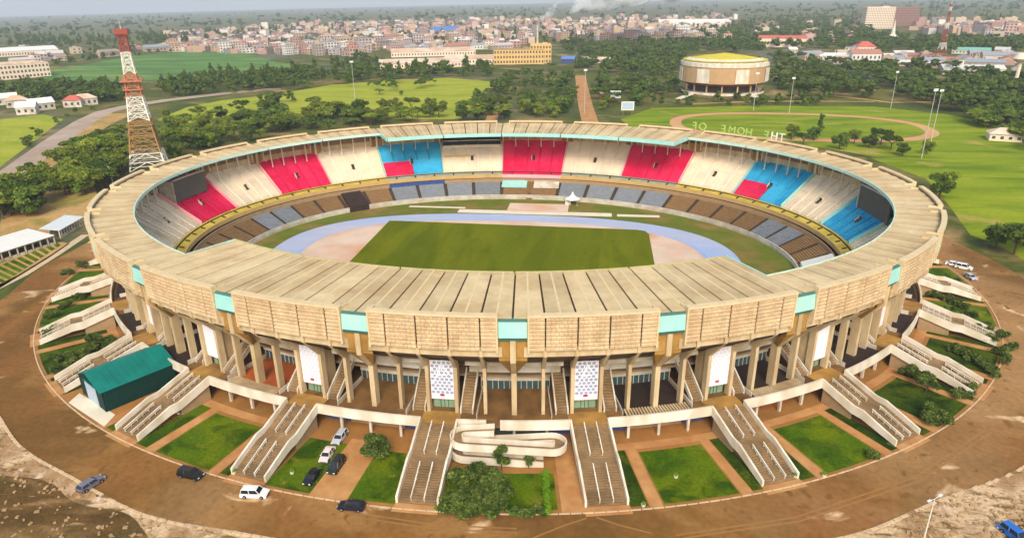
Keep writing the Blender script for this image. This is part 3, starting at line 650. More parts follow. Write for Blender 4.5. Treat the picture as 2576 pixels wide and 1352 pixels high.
# press box at the top of one cream section
mb = MB(); t0, t1 = 7*DB+0.01, 8*DB-0.01
seg(mb, t0, t1, -5.2, -1.2, 17.4, 18.6, 5); pb = mb.build('press_box', 'seat_cream', ST)
mb = MB(); seg(mb, t0, t1, -4.6, -4.5, 18.6, 22.5, 5); mb.build('press_window', 'glass_dark', pb)
mb = MB(); seg(mb, t0, t1, -5.0, -4.4, 20.4, 20.7, 5); mb.build('press_sill', 'whitewall', pb)
mb = MB(); seg(mb, 7.45*DB, t1, -9.2, -8.8, 14.3, 15.1, 3); mb.build('press_rail', 'rim_face', pb)
# scoreboards at the two ends
for (tc, hw, nm) in ((12.55*DB, 0.36*DB, 'l'), (0.35*DB, 0.44*DB, 'r')):
    mb = MB(); seg(mb, tc-hw, tc+hw, -7.4, -6.9, 16.0, 23.2, 5); sb = mb.build('scoreboard', 'board', ST) if 'board' in MATS else None
    if sb is None: mat('board', srgb(92, 88, 78), var=0.15, scale=0.4); sb = mb.build('scoreboard', 'board', ST)
    mb = MB(); seg(mb, tc-hw, tc+hw, -7.5, -6.7, 23.2, 23.6, 5); mb.build('board_frame', 'whitewall', sb)
    f = L(tc+hw+0.004); mb = MB(); mb.hexa([f(-7.4, 0, 14.5), f(-2, 0, 19.2), f(-2, .3, 19.2), f(-7.4, .3, 14.5)], [f(-7.4, 0, 23.2), f(-2, 0, 23.2), f(-2, .3, 23.2), f(-7.4, .3, 23.2)]); mb.build('board_side', 'whitewall', sb)

# balcony rim and lower tier
for k in range(NB):
    t0, t1 = k*DB, (k+1)*DB; mid = 6 <= k <= 6
    mb = MB(); seg(mb, t0, t1, -19.6, -16.05, 7.7, 8.5, 5, 8.3, 9.35); rm = mb.build('balcony_rim', 'seat_pink' if k == 6 else ('rim' if not 4 <= k <= 8 else 'rim_grey'), ST) if 'rim_grey' in MATS else None
    if rm is None: mat('rim_grey', srgb(150, 156, 134), var=0.2, scale=0.5); rm = mb.build('balcony_rim', 'rim', ST)
    mb = MB(); seg(mb, t0, t1, -20.0, -19.62, 7.3, 8.75, 5); mb.build('rim_kerb', 'trim_pink' if k == 6 else 'rim_face', rm)
    for j in range(3):
        f = L(t0+(j+0.5)/3*DB); mb = MB(); mb.hexa([f(-18.9, -.28, 8.3), f(-17.6, -.28, 8.6), f(-17.6, .28, 8.6), f(-18.9, .28, 8.3)], [f(-18.9, -.28, 8.95), f(-17.6, -.28, 9.25), f(-17.6, .28, 9.25), f(-18.9, .28, 8.95)]); mb.build('drain_box', 'low_dark', rm)
    mb = MB(); seg(mb, t0, t1, -21.3, -21.0, 5.8, 7.35, 5); mb.build('tier_back_wall', 'blue_panel' if k == 8 else 'under', ST)
    grey = k in (5, 6, 7, 8, 4, 1, 11, 3) and k not in (3,)
    for j in range(2):
        a, b = t0+(j*0.5+0.03)*DB, t0+(j*0.5+0.47)*DB; mb = MB()
        for r in range(12):
            o1, o0 = -21.3-r*0.74, -21.3-(r+1)*0.74; z = 5.9-r*0.31
            for i in range(3):
                p, q = a+(b-a)*i/3, a+(b-a)*(i+1)/3
                mb.quad(P(p, o0, z), P(p, o1, z), P(q, o1, z), P(q, o0, z)); mb.quad(P(p, o0, z-.31), P(p, o0, z), P(q, o0, z), P(q, o0, z-.31))
        mm = 'low_grey' if grey else 'low_brown'
        if k == 6: mm = 'low_brown'
        mb.build('seat_block', mm, ST)
    mb = MB(); seg(mb, t0, t1, -30.4, -21.2, 1.4, 1.9, 4, 5.1, 5.5); mb.build('aisle_slab', 'low_dark', ST)
    mb = MB(); seg(mb, t0, t1, -30.7, -30.35, FZ, 2.75, 5); mb.build('front_wall', 'whitewall', ST)
    mb = MB(); seg(mb, t0, t1, -31.0, -30.9, 2.1, 2.2, 5); seg(mb, t0, t1, -31.0, -30.9, 2.9, 3.0, 5); mb.build('pitch_rail', 'steel_white', ST)
# royal box below the centre section
f = L(6.5*DB)
for s, mm in ((-1, 'whitewall'), (1, 'cyan')):
    mb = MB(); mb.hexa([f(-26, s*1.5, 4.6), f(-21.5, s*1.5, 5.0), f(-21.5, s*12, 5.0), f(-26, s*12, 4.6)], [f(-26, s*1.5, 5.2), f(-21.5, s*1.5, 6.6), f(-21.5, s*12, 6.6), f(-26, s*12, 5.2)]); mb.build('dignitary_canopy', mm, ST)
mb = MB(); stepped(mb, f, -31.5, -21.4, 1.0, 6.0, 16, -1.3, 1.3, 0.5); mb.build('dignitary_stair', 'low_brown', ST)
# covered block at the right end of the lower tier
mb = MB(); seg(mb, 25.45*DB, 25.8*DB, -30, -21.5, 3.0, 4.2, 3, 6.2, 7.4); mb.build('lower_tier_cover', 'steel_white', ST)
# tunnel mouth at the left end of the lower tier
f = L(9.75*DB); mb = MB(); mb.hexa([f(-31.2, -4, 1), f(-22, -4, 1), f(-22, 4, 1), f(-31.2, 4, 1)], [f(-31.2, -4, 3.4), f(-22, -4, 6.6), f(-22, 4, 6.6), f(-31.2, 4, 3.4)]); mb.build('tunnel', 'dark', ST)

# letters on the far parapet, read from outside
sg = thing('rooftop_sign', 'white standing letters THE HOME OF on the far roof edge, seen from behind', 'sign', P(3.6*DB, 0, ZT)[:2]+(ZT,))
def letter(ch, u, mt):
    # find the place on the rim below picture column u
    best = min((abs((lambda q: 1288+FOC*(q.dot(RIGHT)/q.dot(FWD)))(Vector(P(t/1000, 0, ZT))-CAM)-u), t/1000) for t in range(400, 1600))
    t = best[1]; cu = bpy.data.curves.new('letter', 'FONT'); cu.body = ch; cu.size = 4.2; cu.extrude = 0.18; cu.align_x = 'CENTER'
    tmp = bpy.data.objects.new('tmp', cu); COL.objects.link(tmp); me = bpy.data.meshes.new_from_object(tmp); bpy.data.objects.remove(tmp)
    me.materials.clear(); me.materials.append(MATS[mt])
    o = place('letter', me, sg); e = Vector(P(t, -0.3, ZT+0.05)); n = fr(t)[1]; tt = Vector((n.y, -n.x, 0))
    tt = Vector((-n.y, n.x, 0))
    o.matrix_local = Matrix.Translation(Vector(e)-sg.location) @ Matrix(((tt.x, 0, n.x, 0), (tt.y, 0, n.y, 0), (0, 1, 0, 0), (0, 0, 0, 1)))
mat('letter_pale', srgb(160, 186, 96), var=0.08)
for ch, u, mt in (('T', 1967, 'steel_white'), ('H', 1948, 'steel_white'), ('E', 1928, 'letter_pale'), ('H', 1884, 'letter_pale'), ('O', 1864, 'letter_pale'), ('M', 1842, 'letter_pale'), ('E', 1820, 'letter_pale'), ('O', 1768, 'letter_pale'), ('F', 1748, 'letter_pale')): letter(ch, u, mt)
# ================================================================ THINGS ROUND THE STADIUM
# hairpin ramp in front of the central bay
def ramp():
    """racetrack shaped ramp that winds down one and three quarter turns"""
    t = 20*DB; f = L(t)
    o = thing('access_ramp', 'white walled racetrack shaped ramp with rounded ends in front of the central bay', 'ramp', f(0, 0, 0), ang(t))
    YL, YR, XC, R = -8.9, 7.0, 2.35, 1.65
    pts = [(XC-R, -3.6)]
    def go(y1, x, n=6):
        y0 = pts[-1][1]
        for i in range(1, n+1): pts.append((x, y0+(y1-y0)*i/n))
    def turn(cy, s, a0, n=10):        # half circle at an end, from north to south strand or back
        for i in range(1, n+1):
            a = a0+PI*i/n; pts.append((XC-R*math.cos(a), cy+s*R*abs(math.sin(a))))
    go(YL, XC-R); turn(YL, -1, 0); go(YR, XC+R, 10); turn(YR, 1, PI); go(YL, XC-R, 10); turn(YL, -1, 0); go(YR-1.5, XC+R, 10)
    ln = [0]
    for a, b in zip(pts, pts[1:]): ln.append(ln[-1]+math.hypot(b[0]-a[0], b[1]-a[1]))
    zz = [4.45*(1-q/ln[-1])**.92+.02 for q in ln]
    nr = []
    for i in range(len(pts)):
        a, b = pts[max(0, i-1)], pts[min(len(pts)-1, i+1)]; d = Vector((b[0]-a[0], b[1]-a[1])).normalized(); nr.append((-d.y, d.x))
    def band(name, w0, w1, h0, h1, m, i0=0, i1=None):
        mb = MB(); i1 = i1 or len(pts)-1
        for i in range(i0, i1):
            q = []
            for h in (h0, h1):
                for k_, w in ((i, w0), (i+1, w0), (i+1, w1), (i, w1)): q.append((pts[k_][0]+nr[k_][0]*w, pts[k_][1]+nr[k_][1]*w, max(0.0 if h < 0 else .03, zz[k_]+h)))
            mb.hexa(q[:4], q[4:])
        return mb.build(name, m, o)
    band('ramp_deck', -.95, .95, -.28, 0, 'tread'); band('outer_parapet', -1.22, -.96, -.4, 1.05, 'white'); band('inner_parapet', .96, 1.2, -.3, 1.0, 'white')
    for y in (-8, -4, 0, 4): MB().box((XC+R, y, .55), (.4, .4, 1.1)).build('ramp_support', 'under', o)
ramp()

# green shed
def shed():
    a, b, c = Vector((-88.0, -80.6, 0)), Vector((-71.0, -95.0, 0)), Vector((-62.0, -82.5, 0))
    # long axis along a..; front gable faces the road
    p0, p1 = at(207, 945), at(268, 1036); back = at(452, 968)
    ax = (Vector((back.x, back.y, 0))-Vector((p1.x, p1.y, 0))); ln = 15.2; ax = Vector((math.cos(math.radians(58)), math.sin(math.radians(58)), 0)); wd = Vector((p1.y*0+ax.y, -ax.x, 0))
    w = 12.0; h = 4.9; hr = 7.4
    o = thing('storage_shed', 'large green metal shed with teal gable roof beside the left stairs', 'shed', (p1.x, p1.y, 0), math.atan2(ax.y, ax.x))
    # local x along the shed, y to its left (away from the camera)
    MB().hexa([(0, 0, 0), (ln, 0, 0), (ln, .15, 0), (0, .15, 0)], [(0, 0, h), (ln, 0, h), (ln, .15, h), (0, .15, h)]).build('long_wall', 'teal_wall', o)
    MB().hexa([(0, w-.15, 0), (ln, w-.15, 0), (ln, w, 0), (0, w, 0)], [(0, w-.15, h), (ln, w-.15, h), (ln, w, h), (0, w, h)]).build('long_wall', 'teal_wall', o)
    for x in (0, ln-.15):
        mb = MB(); mb.v = [(x, 0, 0), (x, w, 0), (x, w, h), (x, w/2, hr), (x, 0, h), (x+.15, 0, 0), (x+.15, w, 0), (x+.15, w, h), (x+.15, w/2, hr), (x+.15, 0, h)]
        mb.f = [(0, 1, 2, 3, 4), (9, 8, 7, 6, 5), (0, 5, 6, 1), (1, 6, 7, 2), (2, 7, 8, 3), (3, 8, 9, 4), (4, 9, 5, 0)]; mb.build('gable_wall', 'teal_wall', o)
    for s in (0, 1):
        e = -0.35 if s == 0 else w+0.35; ez = h-0.17
        mb = MB(); n = 12
        for i in range(n):
            x0, x1 = -0.5+(ln+1)*i/n, -0.5+(ln+1)*(i+1)/n-0.03
            mb.hexa([(x0, e, ez+.02), (x1, e, ez+.02), (x1, w/2, hr+.02), (x0, w/2, hr+.02)], [(x0, e, ez+.14), (x1, e, ez+.14), (x1, w/2, hr+.14), (x0, w/2, hr+.14)])
        mb.build('roof_slope', 'teal_roof', o)['kind'] = 'stuff'
    MB().box((-0.06, w*0.5, 2.3), (0.08, 5.6, 4.6)).build('roller_door', 'pale_door', o)
    MB().box((-0.12, w*0.5, 4.72), (0.2, 6.0, 0.2)).build('door_lintel', 'teal_roof', o)
shed()
fsheet('concrete_pad', [tuple(at(*q)[:2]) for q in ((172, 1012), (200, 988), (290, 1042), (262, 1072))], 'pale_pad', 0.022)

# cars
def carpaint(name, c, rough=0.3): return mat(name, c, rough=rough, var=0.02, scale=1, spec=0.5, coat=0.6)
carpaint('paint_black', srgb(22, 24, 28)); carpaint('paint_navy', srgb(20, 30, 52)); carpaint('paint_white', srgb(232, 232, 228)); carpaint('paint_silver', srgb(186, 188, 192)); carpaint('paint_grey', srgb(112, 108, 122)); carpaint('paint_dark', srgb(32, 40, 40)); carpaint('paint_pearl', srgb(226, 206, 204))
def car(label, paint, kind, p, heading, group=None):
    o = thing('car' if kind != 'van' else 'van', label, 'car' if kind != 'van' else 'van', (p.x, p.y, 0.012), heading, group)
    Lh = {'sedan': 2.25, 'wagon': 2.3, 'suv': 2.35, 'van': 2.45}[kind]; hw = {'sedan': .86, 'wagon': .86, 'suv': .92, 'van': .92}[kind]
    hb = {'sedan': .92, 'wagon': .94, 'suv': 1.08, 'van': 1.1}[kind]; hr = {'sedan': 1.44, 'wagon': 1.48, 'suv': 1.78, 'van': 1.95}[kind]
    x = Lh
    prof = [(-x, .42), (-x+.12, .30), (x-.1, .28), (x, .45), (x-.03, .70), (x-.85, hb-.06), (x-1.15, hb), (-x+.35, hb+.02), (-x+.03, hb-.12)]
    bm = bmesh.new()
    def ring(y, inset):
        return [bm.verts.new((px*(1-inset*.04), y, pz)) for px, pz in prof]
    rings = [ring(-hw+.10, 1.0), ring(-hw, 0), ring(hw, 0), ring(hw-.10, 1.0)]
    # shoulders: narrow the outer rings a little
    for a, b in zip(rings, rings[1:]):
        for i in range(len(prof)): bm.faces.new((a[i], a[(i+1) % len(prof)], b[(i+1) % len(prof)], b[i]))
    bm.faces.new(rings[0][::-1]); bm.faces.new(rings[-1])
    me = bpy.data.meshes.new('body'); bmesh.ops.recalc_face_normals(bm, faces=bm.faces); bm.to_mesh(me); bm.free(); me.materials.append(MATS[paint])
    body = place('body', me, o)
    # cabin: glass house and roof panel
    f0, f1 = (x-1.15, x-1.75) if kind != 'van' else (x-.75, x-1.2)
    r1, r0 = {'sedan': (-x+1.15, -x+.5), 'wagon': (-x+.5, -x+.15), 'suv': (-x+.35, -x+.12), 'van': (-x+.2, -x+.08)}[kind]
    wb, wt = hw-.05, hw-.22
    mb = MB(); mb.hexa([(r0, -wb, hb), (f0, -wb, hb), (f0, wb, hb), (r0, wb, hb)], [(r1, -wt, hr-.06), (f1, -wt, hr-.06), (f1, wt, hr-.06), (r1, wt, hr-.06)]); mb.build('windows', 'glass_dark', o)
    mb = MB(); mb.hexa([(r1-.04, -wt-.02, hr-.07), (f1+.05, -wt-.02, hr-.07), (f1+.05, wt+.02, hr-.07), (r1-.04, wt+.02, hr-.07)], [(r1+.1, -wt+.1, hr), (f1-.1, -wt+.1, hr), (f1-.1, wt-.1, hr), (r1+.1, wt-.1, hr)]); mb.build('roof', paint, o)
    for s in (-1, 1):
        mb = MB()
        for (a, b) in ((f0, f1), ((f0+r0)/2-.05, (f1+r1)/2-.05), (r0+.06, r1+.04)): mb.bar((a, s*(wb-.01), hb-.02), (b, s*(wt+.01), hr-.05), .045)
        mb.build('pillars', paint, o)
    wm = MB(); wm.cyl((0, -.1, 0), (0, .1, 0), .33, .33, 14); wme = wm.mesh('tyre', 'rubber'); rm = MB().cyl((0, -.11, 0), (0, .11, 0), .19, .19, 10).mesh('rim', 'chrome')
    for sx in (-1, 1):
        for sy in (-1, 1):
            wq = place('wheel', wme, o, (sx*(x-.85), sy*(hw-.06), .33)); place('rim', rm, wq)
        for sy in (-1, 1):
            MB().box((sx*(x-.02), sy*(hw-.28), .66), (.08, .34, .16)).build('headlight' if sx > 0 else 'tail_light', 'lamp_clear' if sx > 0 else 'lamp_red', o)
    for s in (-1, 1): MB().box((f0-.25, s*(hw+.08), hb+.05), (.12, .16, .12)).build('mirror', paint, o)
    MB().box((x+.005, 0, .5), (.04, 1.2, .12)).build('bumper', 'rubber', o); MB().box((-x-.005, 0, .5), (.04, 1.2, .12)).build('bumper', 'rubber', o)
    return o
def hd(a, b): p, q = at(*a), at(*b); return math.atan2(q.y-p.y, q.x-p.x)
car('grey hatchback parked nearest the building in the short row on the lawn strip', 'paint_silver', 'wagon', at(856, 1104), hd((870, 1085), (842, 1125)))
car('pearl white saloon second from the building in the lawn strip row', 'paint_pearl', 'sedan', at(824, 1148), hd((838, 1120), (806, 1175)))
car('black car with pale bonnet parked right of the pearl white saloon', 'paint_dark', 'suv', at(847, 1176), hd((862, 1152), (828, 1200)))
car('dark car parked nearest the road at the end of the lawn strip', 'paint_black', 'sedan', at(786, 1204), hd((803, 1178), (768, 1228)))
car('grey estate car driving alone at the far left of the dirt road', 'paint_grey', 'wagon', at(230, 1222), hd((208, 1236), (256, 1205)))
car('small black car on the dirt road below the left lawn', 'paint_black', 'suv', at(481, 1198), hd((456, 1190), (508, 1202)))
car('white estate car on the dirt road below the second stairs', 'paint_white', 'suv', at(642, 1246), hd((612, 1246), (675, 1248)))
car('dark blue car on the dirt road at the foot of the tree lawn', 'paint_navy', 'wagon', at(885, 1278), hd((920, 1282), (848, 1276)))
car('white car nearest the stadium in the trio at the right road edge', 'paint_white', 'sedan', at(2398, 668), hd((2380, 662), (2412, 668)))
car('white car in the middle of the trio at the right road edge', 'paint_white', 'suv', at(2424, 676), hd((2405, 672), (2445, 680)))
car('silver car lowest of the trio at the right road edge', 'paint_silver', 'sedan', at(2440, 700), hd((2425, 690), (2455, 708)))
# blue pickup at the lower right corner
car('bright blue car half out of the picture on the gravel corner', carpaint('paint_blue', srgb(28, 104, 190)).name, 'suv', at(2552, 1352), hd((2530, 1335), (2570, 1365)))

# street lamp by the gravel
def lamp(p, h, label, heads=1, rz=0.0, group=None, cat='street lamp', name='street_lamp'):
    o = thing(name, label, cat, p, rz, group)
    MB().cyl((0, 0, 0), (0, 0, h), .11, .06, 8).build('pole', 'steel_white', o); MB().cyl((0, 0, 0), (0, 0, .3), .25, .2, 8).build('base', 'kerb', o)
    for i in range(heads):
        s = 1 if i == 0 else -1
        mb = MB(); mb.bar((0, 0, h-.05), (s*1.1, 0, h+.2), .04); mb.build('arm', 'steel_white', o)
        mb = MB(); mb.box((s*1.35, 0, h+.2), (.75, .34, .16)); mb.build('lamp_head', 'lamp_clear', o)
    return o
lamp(at(2325, 1350), 7.5, 'white street lamp on the gravel edge at the lower right', 2, 0.6)
lamp(at(286, 470), 9.0, 'white street lamp standing behind the left end of the roof', 1, 2.6)
mat('mast_grey', srgb(186, 184, 174), var=0.08)
def floodlight(p, h, label, group='tall floodlight masts round the practice track'):
    o = thing('floodlight_mast', label, 'floodlight', p, 0.4, group)
    MB().cyl((0, 0, 0), (0, 0, h), .2, .11, 8).build('mast', 'mast_grey', o)
    MB().box((0, 0, h), (2.6, .3, 1.2)).build('lamp_frame', 'steel_white', o)
    for i in range(4): MB().box((-.9+.6*i, -.22, h), (.45, .16, .8)).build('floodlamp', 'lamp_clear', o)
floodlight(at(2318, 398), 34, 'tall white floodlight mast at the near right of the practice track')
floodlight(at(2342, 355), 28, 'white floodlight mast at the right bend of the practice track')
floodlight(at(1985, 285), 24, 'white floodlight mast behind the middle of the practice track')
floodlight(at(2240, 275), 26, 'white floodlight mast behind the right of the practice track')
floodlight(at(1895, 278), 26, 'white floodlight mast between the practice track and the domed hall')
floodlight(at(895, 270), 34, 'single white floodlight mast in the wide meadow')
floodlight(at(1470, 285), 30, 'white floodlight mast beside the brown path')

# lattice tower
def lattice(p, H, wb, wt, bands, label, name='lattice_tower', n=12, platforms=(), rot=0.5, antenna=5):
    o = thing(name, label, 'tower', p, rot)
    def wd(z):
        q = z/H; return wt+(wb-wt)*(1-q)**1.7
    zs = [H*(1-(1-i/n)**1.15) for i in range(n+1)]
    def corner(i, z): w = wd(z)/2; return ((-w, -w, z), (w, -w, z), (w, w, z), (-w, w, z))[i]
    for i in range(n):
        z0, z1 = zs[i], zs[i+1]; m = bands(i/n); mb = MB(); r = 0.26*(1-0.45*i/n)*wb/14
        for c in range(4):
            d = (c+1) % 4
            mb.bar(corner(c, z0), corner(c, z1), r)
            mb.bar(corner(c, z1), corner(d, z1), r*.6)
            mid = [(a+b)/2 for a, b in zip(corner(c, z1), corner(d, z1))]
            mb.bar(corner(c, z0), mid, r*.55); mb.bar(corner(d, z0), mid, r*.55)
            mb.bar(corner(c, (z0+z1)/2), corner(d, (z0+z1)/2), r*.4)
            if i > 1: mb.bar(corner(c, z0), corner(d, z1), r*.45); mb.bar(corner(d, z0), corner(c, z1), r*.45)
        mb.build('lattice_stage', m, o)
    for (z, w, m) in platforms:
        MB().box((0, 0, z), (w, w, .5)).build('platform', m, o)
        mb = MB()
        for c in range(4):
            q = ((-1, -1), (1, -1), (1, 1), (-1, 1)); a, b = q[c], q[(c+1) % 4]
            mb.bar((a[0]*w/2, a[1]*w/2, z+1.2), (b[0]*w/2, b[1]*w/2, z+1.2), .08); mb.bar((a[0]*w/2, a[1]*w/2, z), (a[0]*w/2, a[1]*w/2, z+1.2), .08)
        mb.build('platform_rail', m, o)
    MB().box((0, 0, H+1.2), (wt*1.7, wt*1.7, 2.4)).build('top_cabin', 'tower_red', o)
    MB().cyl((0, 0, H+2.4), (0, 0, H+2.4+antenna), .14, .05, 6).build('antenna', 'tower_white', o)
    for s, z in ((1, .72), (-1, .66), (1, .5)):
        MB().cyl((s*wd(H*z)/2, .2, H*z), (s*(wd(H*z)/2+.6), .3, H*z), .2, .9, 12).build('dish', 'tower_white', o)
    return o
def tb(q): return 'tower_white' if (q < .10 or .28 <= q < .48 or .62 <= q < .80) else ('tower_brown' if q < .28 else ('tower_orange' if q < .62 else 'tower_red'))
lattice(Vector((-200, 113.5, 0)), 64.5, 16.5, 3.4, tb, 'tall red and white lattice tower behind the left of the stadium', n=18, platforms=((43, 9.5, 'tower_orange'), (39, 8.5, 'tower_orange'), (22, 11.5, 'tower_brown'), (17, 12, 'tower_brown'), (64.2, 5.0, 'tower_red')))
lattice(at(2362, 160), 62, 9, 1.6, lambda q: 'tower_red' if int(q*6) % 2 == 0 else 'tower_white', 'slender red and white lattice mast among the houses at the upper right', name='telecom_mast', n=9, rot=.2)

# white marquee on the infield edge
def tent(p, w, label):
    o = thing('marquee', label, 'tent', p, 0.3)
    mb = MB(); n = 8; ring = []; 
    prof = [(w/2, 2.4), (w*.3, 3.0), (w*.12, 3.9), (0.08, 5.4)]
    k = 0
    for r, z in prof:
        for i in range(n): t = 2*PI*(i+.5)/n; mb.v.append((r*1.08*math.cos(t), r*1.08*math.sin(t), z))
    for j in range(len(prof)-1):
        for i in range(n): mb.f.append((j*n+i, j*n+(i+1) % n, (j+1)*n+(i+1) % n, (j+1)*n+i))
    mb.f.append(tuple(range(3*n, 4*n)))
    mb.build('canopy', 'steel_white', o)
    for i in range(0, n, 2):
        t = 2*PI*(i+.5)/n; mb = MB(); mb.cyl((w*.5*math.cos(t), w*.5*math.sin(t), 0), (w*.5*math.cos(t), w*.5*math.sin(t), 2.5), .07, .07, 6); mb.build('pole', 'steel_white', o)
    t = 2*PI*.5/n; MB().hexa([(-w*.5, -.05, 0), (-w*.1, -.05, 0), (-w*.1, .05, 0), (-w*.5, .05, 0)], [(-w*.5, -.05, 2.4), (-w*.1, -.05, 2.4), (-w*.1, .05, 2.4), (-w*.5, .05, 2.4)]).build('side_wall', 'steel_white', o)
tp = at(1440, 514, 1.0); tent(Vector((tp.x, tp.y, 1.0)), 6.0, 'white pointed marquee on the grass beyond the running track')

# long canopy and striped planting beds on the left
mat('roof_pale', srgb(206, 210, 208), var=0.08, scale=0.3)
def canopy(a, b, w, h, label, name='canopy_roof', m='steel_white'):
    p, q = at(*a, z=h), at(*b, z=h); d = Vector((q.x-p.x, q.y-p.y, 0)); ln = d.length
    o = thing(name, label, 'canopy', (p.x, p.y, 0), math.atan2(d.y, d.x))
    n = 10
    for i in range(n):
        x0, x1 = ln*i/n, ln*(i+1)/n-.06
        MB().hexa([(x0, 0, h), (x1, 0, h), (x1, w, h+.8), (x0, w, h+.8)], [(x0, 0, h+.16), (x1, 0, h+.16), (x1, w, h+.96), (x0, w, h+.96)]).build('roof_sheet', m, o)
    for i in range(n+1):
        x = min(ln-.3, max(.3, ln*i/n))
        MB().box((x, .5, h/2), (.35, .35, h)).build('post', 'whitewall', o)
    MB().box((ln/2, w*.6, h*.45), (ln*.96, .2, h*.9)).build('back_wall', 'whitewall', o)
    for i in range(n): MB().box((ln*(i+.5)/n, .45, .45), (ln/n*.62, .2, .9)).build('low_wall', 'whitewall', o)
    return o
canopy((-60, 655), (138, 592), 14, 3.2, 'long white roofed canopy beside the road on the left edge')
canopy((150, 580), (212, 545), 7, 3.0, 'short pale blue and white canopy behind the left end of the stadium', m='roof_pale')
fsheet('bed_border', [tuple(at(*q)[:2]) for q in ((-60, 690), (0, 662), (140, 606), (176, 612), (120, 650), (0, 724), (-60, 760))], 'drysoil', 0.03)
for i in range(11):
    a = at(-46+i*17.5, 688-i*7.6); b = at(8+i*13.6, 712-i*9.0)
    c = at(-46+(i+.62)*17.5, 688-(i+.62)*7.6); d = at(8+(i+.62)*13.6, 712-(i+.62)*9.0)
    sheet('planting_bed', [tuple(q[:2]) for q in (a, b, d, c)], 'lawn', 0.05)
# fence posts along the left road, and billboards
def board(p, w, h, z, label, rz=0.1):
    o = thing('billboard', label, 'billboard', p, rz)
    MB().box((0, 0, z+h/2), (w, .3, h)).build('panel', 'steel_white', o)
    for x in (-w*.35, w*.35): MB().box((x, .2, z/2+h*.2), (.25, .25, z+h*.4)).build('post', 'under', o)
    MB().box((0, -.16, z+h/2), (w*.86, .02, h*.8)).build('poster', 'pale_door', o)
board(at(1548, 258), 8, 5.5, 3.5, 'white billboard further back beside the brown path'); board(at(1578, 290), 9, 6, 3.5, 'white billboard nearest the stadium roof beside the brown path', 0.15)
# ================================================================ BACKGROUND
def poly(pts, m, dz, name, cuts=4): return sheet(name, [tuple(at(u, v)[:2]) for u, v in pts], m, dz, cuts=cuts)
def ribbon(pts, w, m, dz, name):
    Q = [at(u, v) for u, v in pts]; out = []
    # densify
    D = []
    for a, b in zip(Q, Q[1:]):
        for i in range(6): D.append(a.lerp(b, i/6))
    D.append(Q[-1]); mb = MB(); Lp = []
    for i, p in enumerate(D):
        d = (D[min(i+1, len(D)-1)]-D[max(i-1, 0)]); d.z = 0; d.normalize(); n = Vector((-d.y, d.x, 0))*w/2
        Lp.append((p-n, p+n))
    for (a, b), (c, e) in zip(Lp, Lp[1:]): mb.quad(*[(q.x, q.y, terrain(q.x, q.y)+dz) for q in (a, c, e, b)])
    return struct(mb.build(name, m))
poly([(395, 302), (470, 270), (560, 252), (690, 238), (830, 214), (1010, 200), (1130, 196), (1245, 206), (1210, 250), (1160, 300), (1000, 300), (900, 290), (700, 285), (560, 300), (450, 318)], 'meadow', 0.10, 'meadow')
poly([(85, 208), (120, 178), (230, 160), (330, 142), (470, 132), (620, 134), (700, 158), (775, 166), (770, 182), (640, 196), (480, 204), (330, 205), (180, 214)], 'hillgreen', 0.45, 'green_hillside')
poly([(2190, 398), (2400, 392), (2620, 394), (2650, 700), (2520, 620), (2440, 590), (2390, 520), (2330, 450)], 'fieldgreen', 0.05, 'playing_field')
poly([(1560, 300), (1640, 272), (1900, 266), (2200, 268), (2400, 290), (2560, 330), (2600, 392), (2200, 394), (2060, 370), (1800, 352), (1600, 330)], 'fieldgreen', 0.04, 'practice_ground')
poly([(0, 300), (110, 288), (160, 300), (80, 360), (0, 420)], 'meadow', 0.06, 'roadside_meadow')
poly([(40, 500), (130, 480), (240, 470), (250, 520), (210, 570), (120, 590), (0, 600), (0, 560)], 'drysoil', 0.05, 'dry_yard')
ribbon([(-30, 478), (60, 415), (140, 355), (215, 305), (262, 282), (320, 268), (420, 252), (560, 236), (700, 222)], 15, 'asphalt', 0.12, 'left_road')
ribbon([(-30, 490), (80, 418), (160, 358), (230, 318), (300, 285)], 22, 'drysoil', 0.09, 'road_shoulder')
ribbon([(-40, 740), (60, 690), (140, 640), (215, 590)], 3.0, 'kerb', 0.03, 'left_footpath')
ribbon([(1460, 190), (1466, 230), (1474, 270), (1486, 312)], 11, 'path', 0.12, 'brown_path')
ribbon([(1230, 268), (1240, 290), (1232, 312)], 8, 'path', 0.12, 'brown_track')
ribbon([(2090, 240), (2240, 258), (2400, 256), (2576, 262)], 6, 'drysoil', 0.14, 'dirt_lane')
ribbon([(1740, 262), (1900, 255), (2060, 255), (2200, 256)], 5, 'drysoil', 0.14, 'dirt_lane')
# practice track
def ell(cu, cv, ru, rv, k): 
    return [at(cu+ru*k*math.cos(2*PI*i/60)*(1 if True else 1), cv+rv*k*math.sin(2*PI*i/60)) for i in range(60)]
c0 = at(2005, 316); rxx = (at(2335, 318)-at(1690, 302)).length/2; ryy = (at(2010, 284)-at(2005, 350)).length/2; d_ = (at(2335, 318)-at(1690, 302)); ta = math.atan2(d_.y, d_.x)
def tring(k, p=2.4):
    out = []
    for i in range(72):
        t = 2*PI*i/72; c, s = math.cos(t), math.sin(t); x, y = (rxx+k)*math.copysign(abs(c)**(2/p), c), (ryy+k)*math.copysign(abs(s)**(2/p), s)
        out.append((c0.x+x*math.cos(ta)-y*math.sin(ta), c0.y+x*math.sin(ta)+y*math.cos(ta)))
    return out
mat('practice_clay', srgb(200, 158, 102), var=0.12, scale=0.06, col2=srgb(206, 136, 104), scale2=0.02)
sheet('practice_track', tring(1), 'practice_clay', 0.09); sheet('practice_infield', tring(-6.5), 'fieldgreen', 0.13)

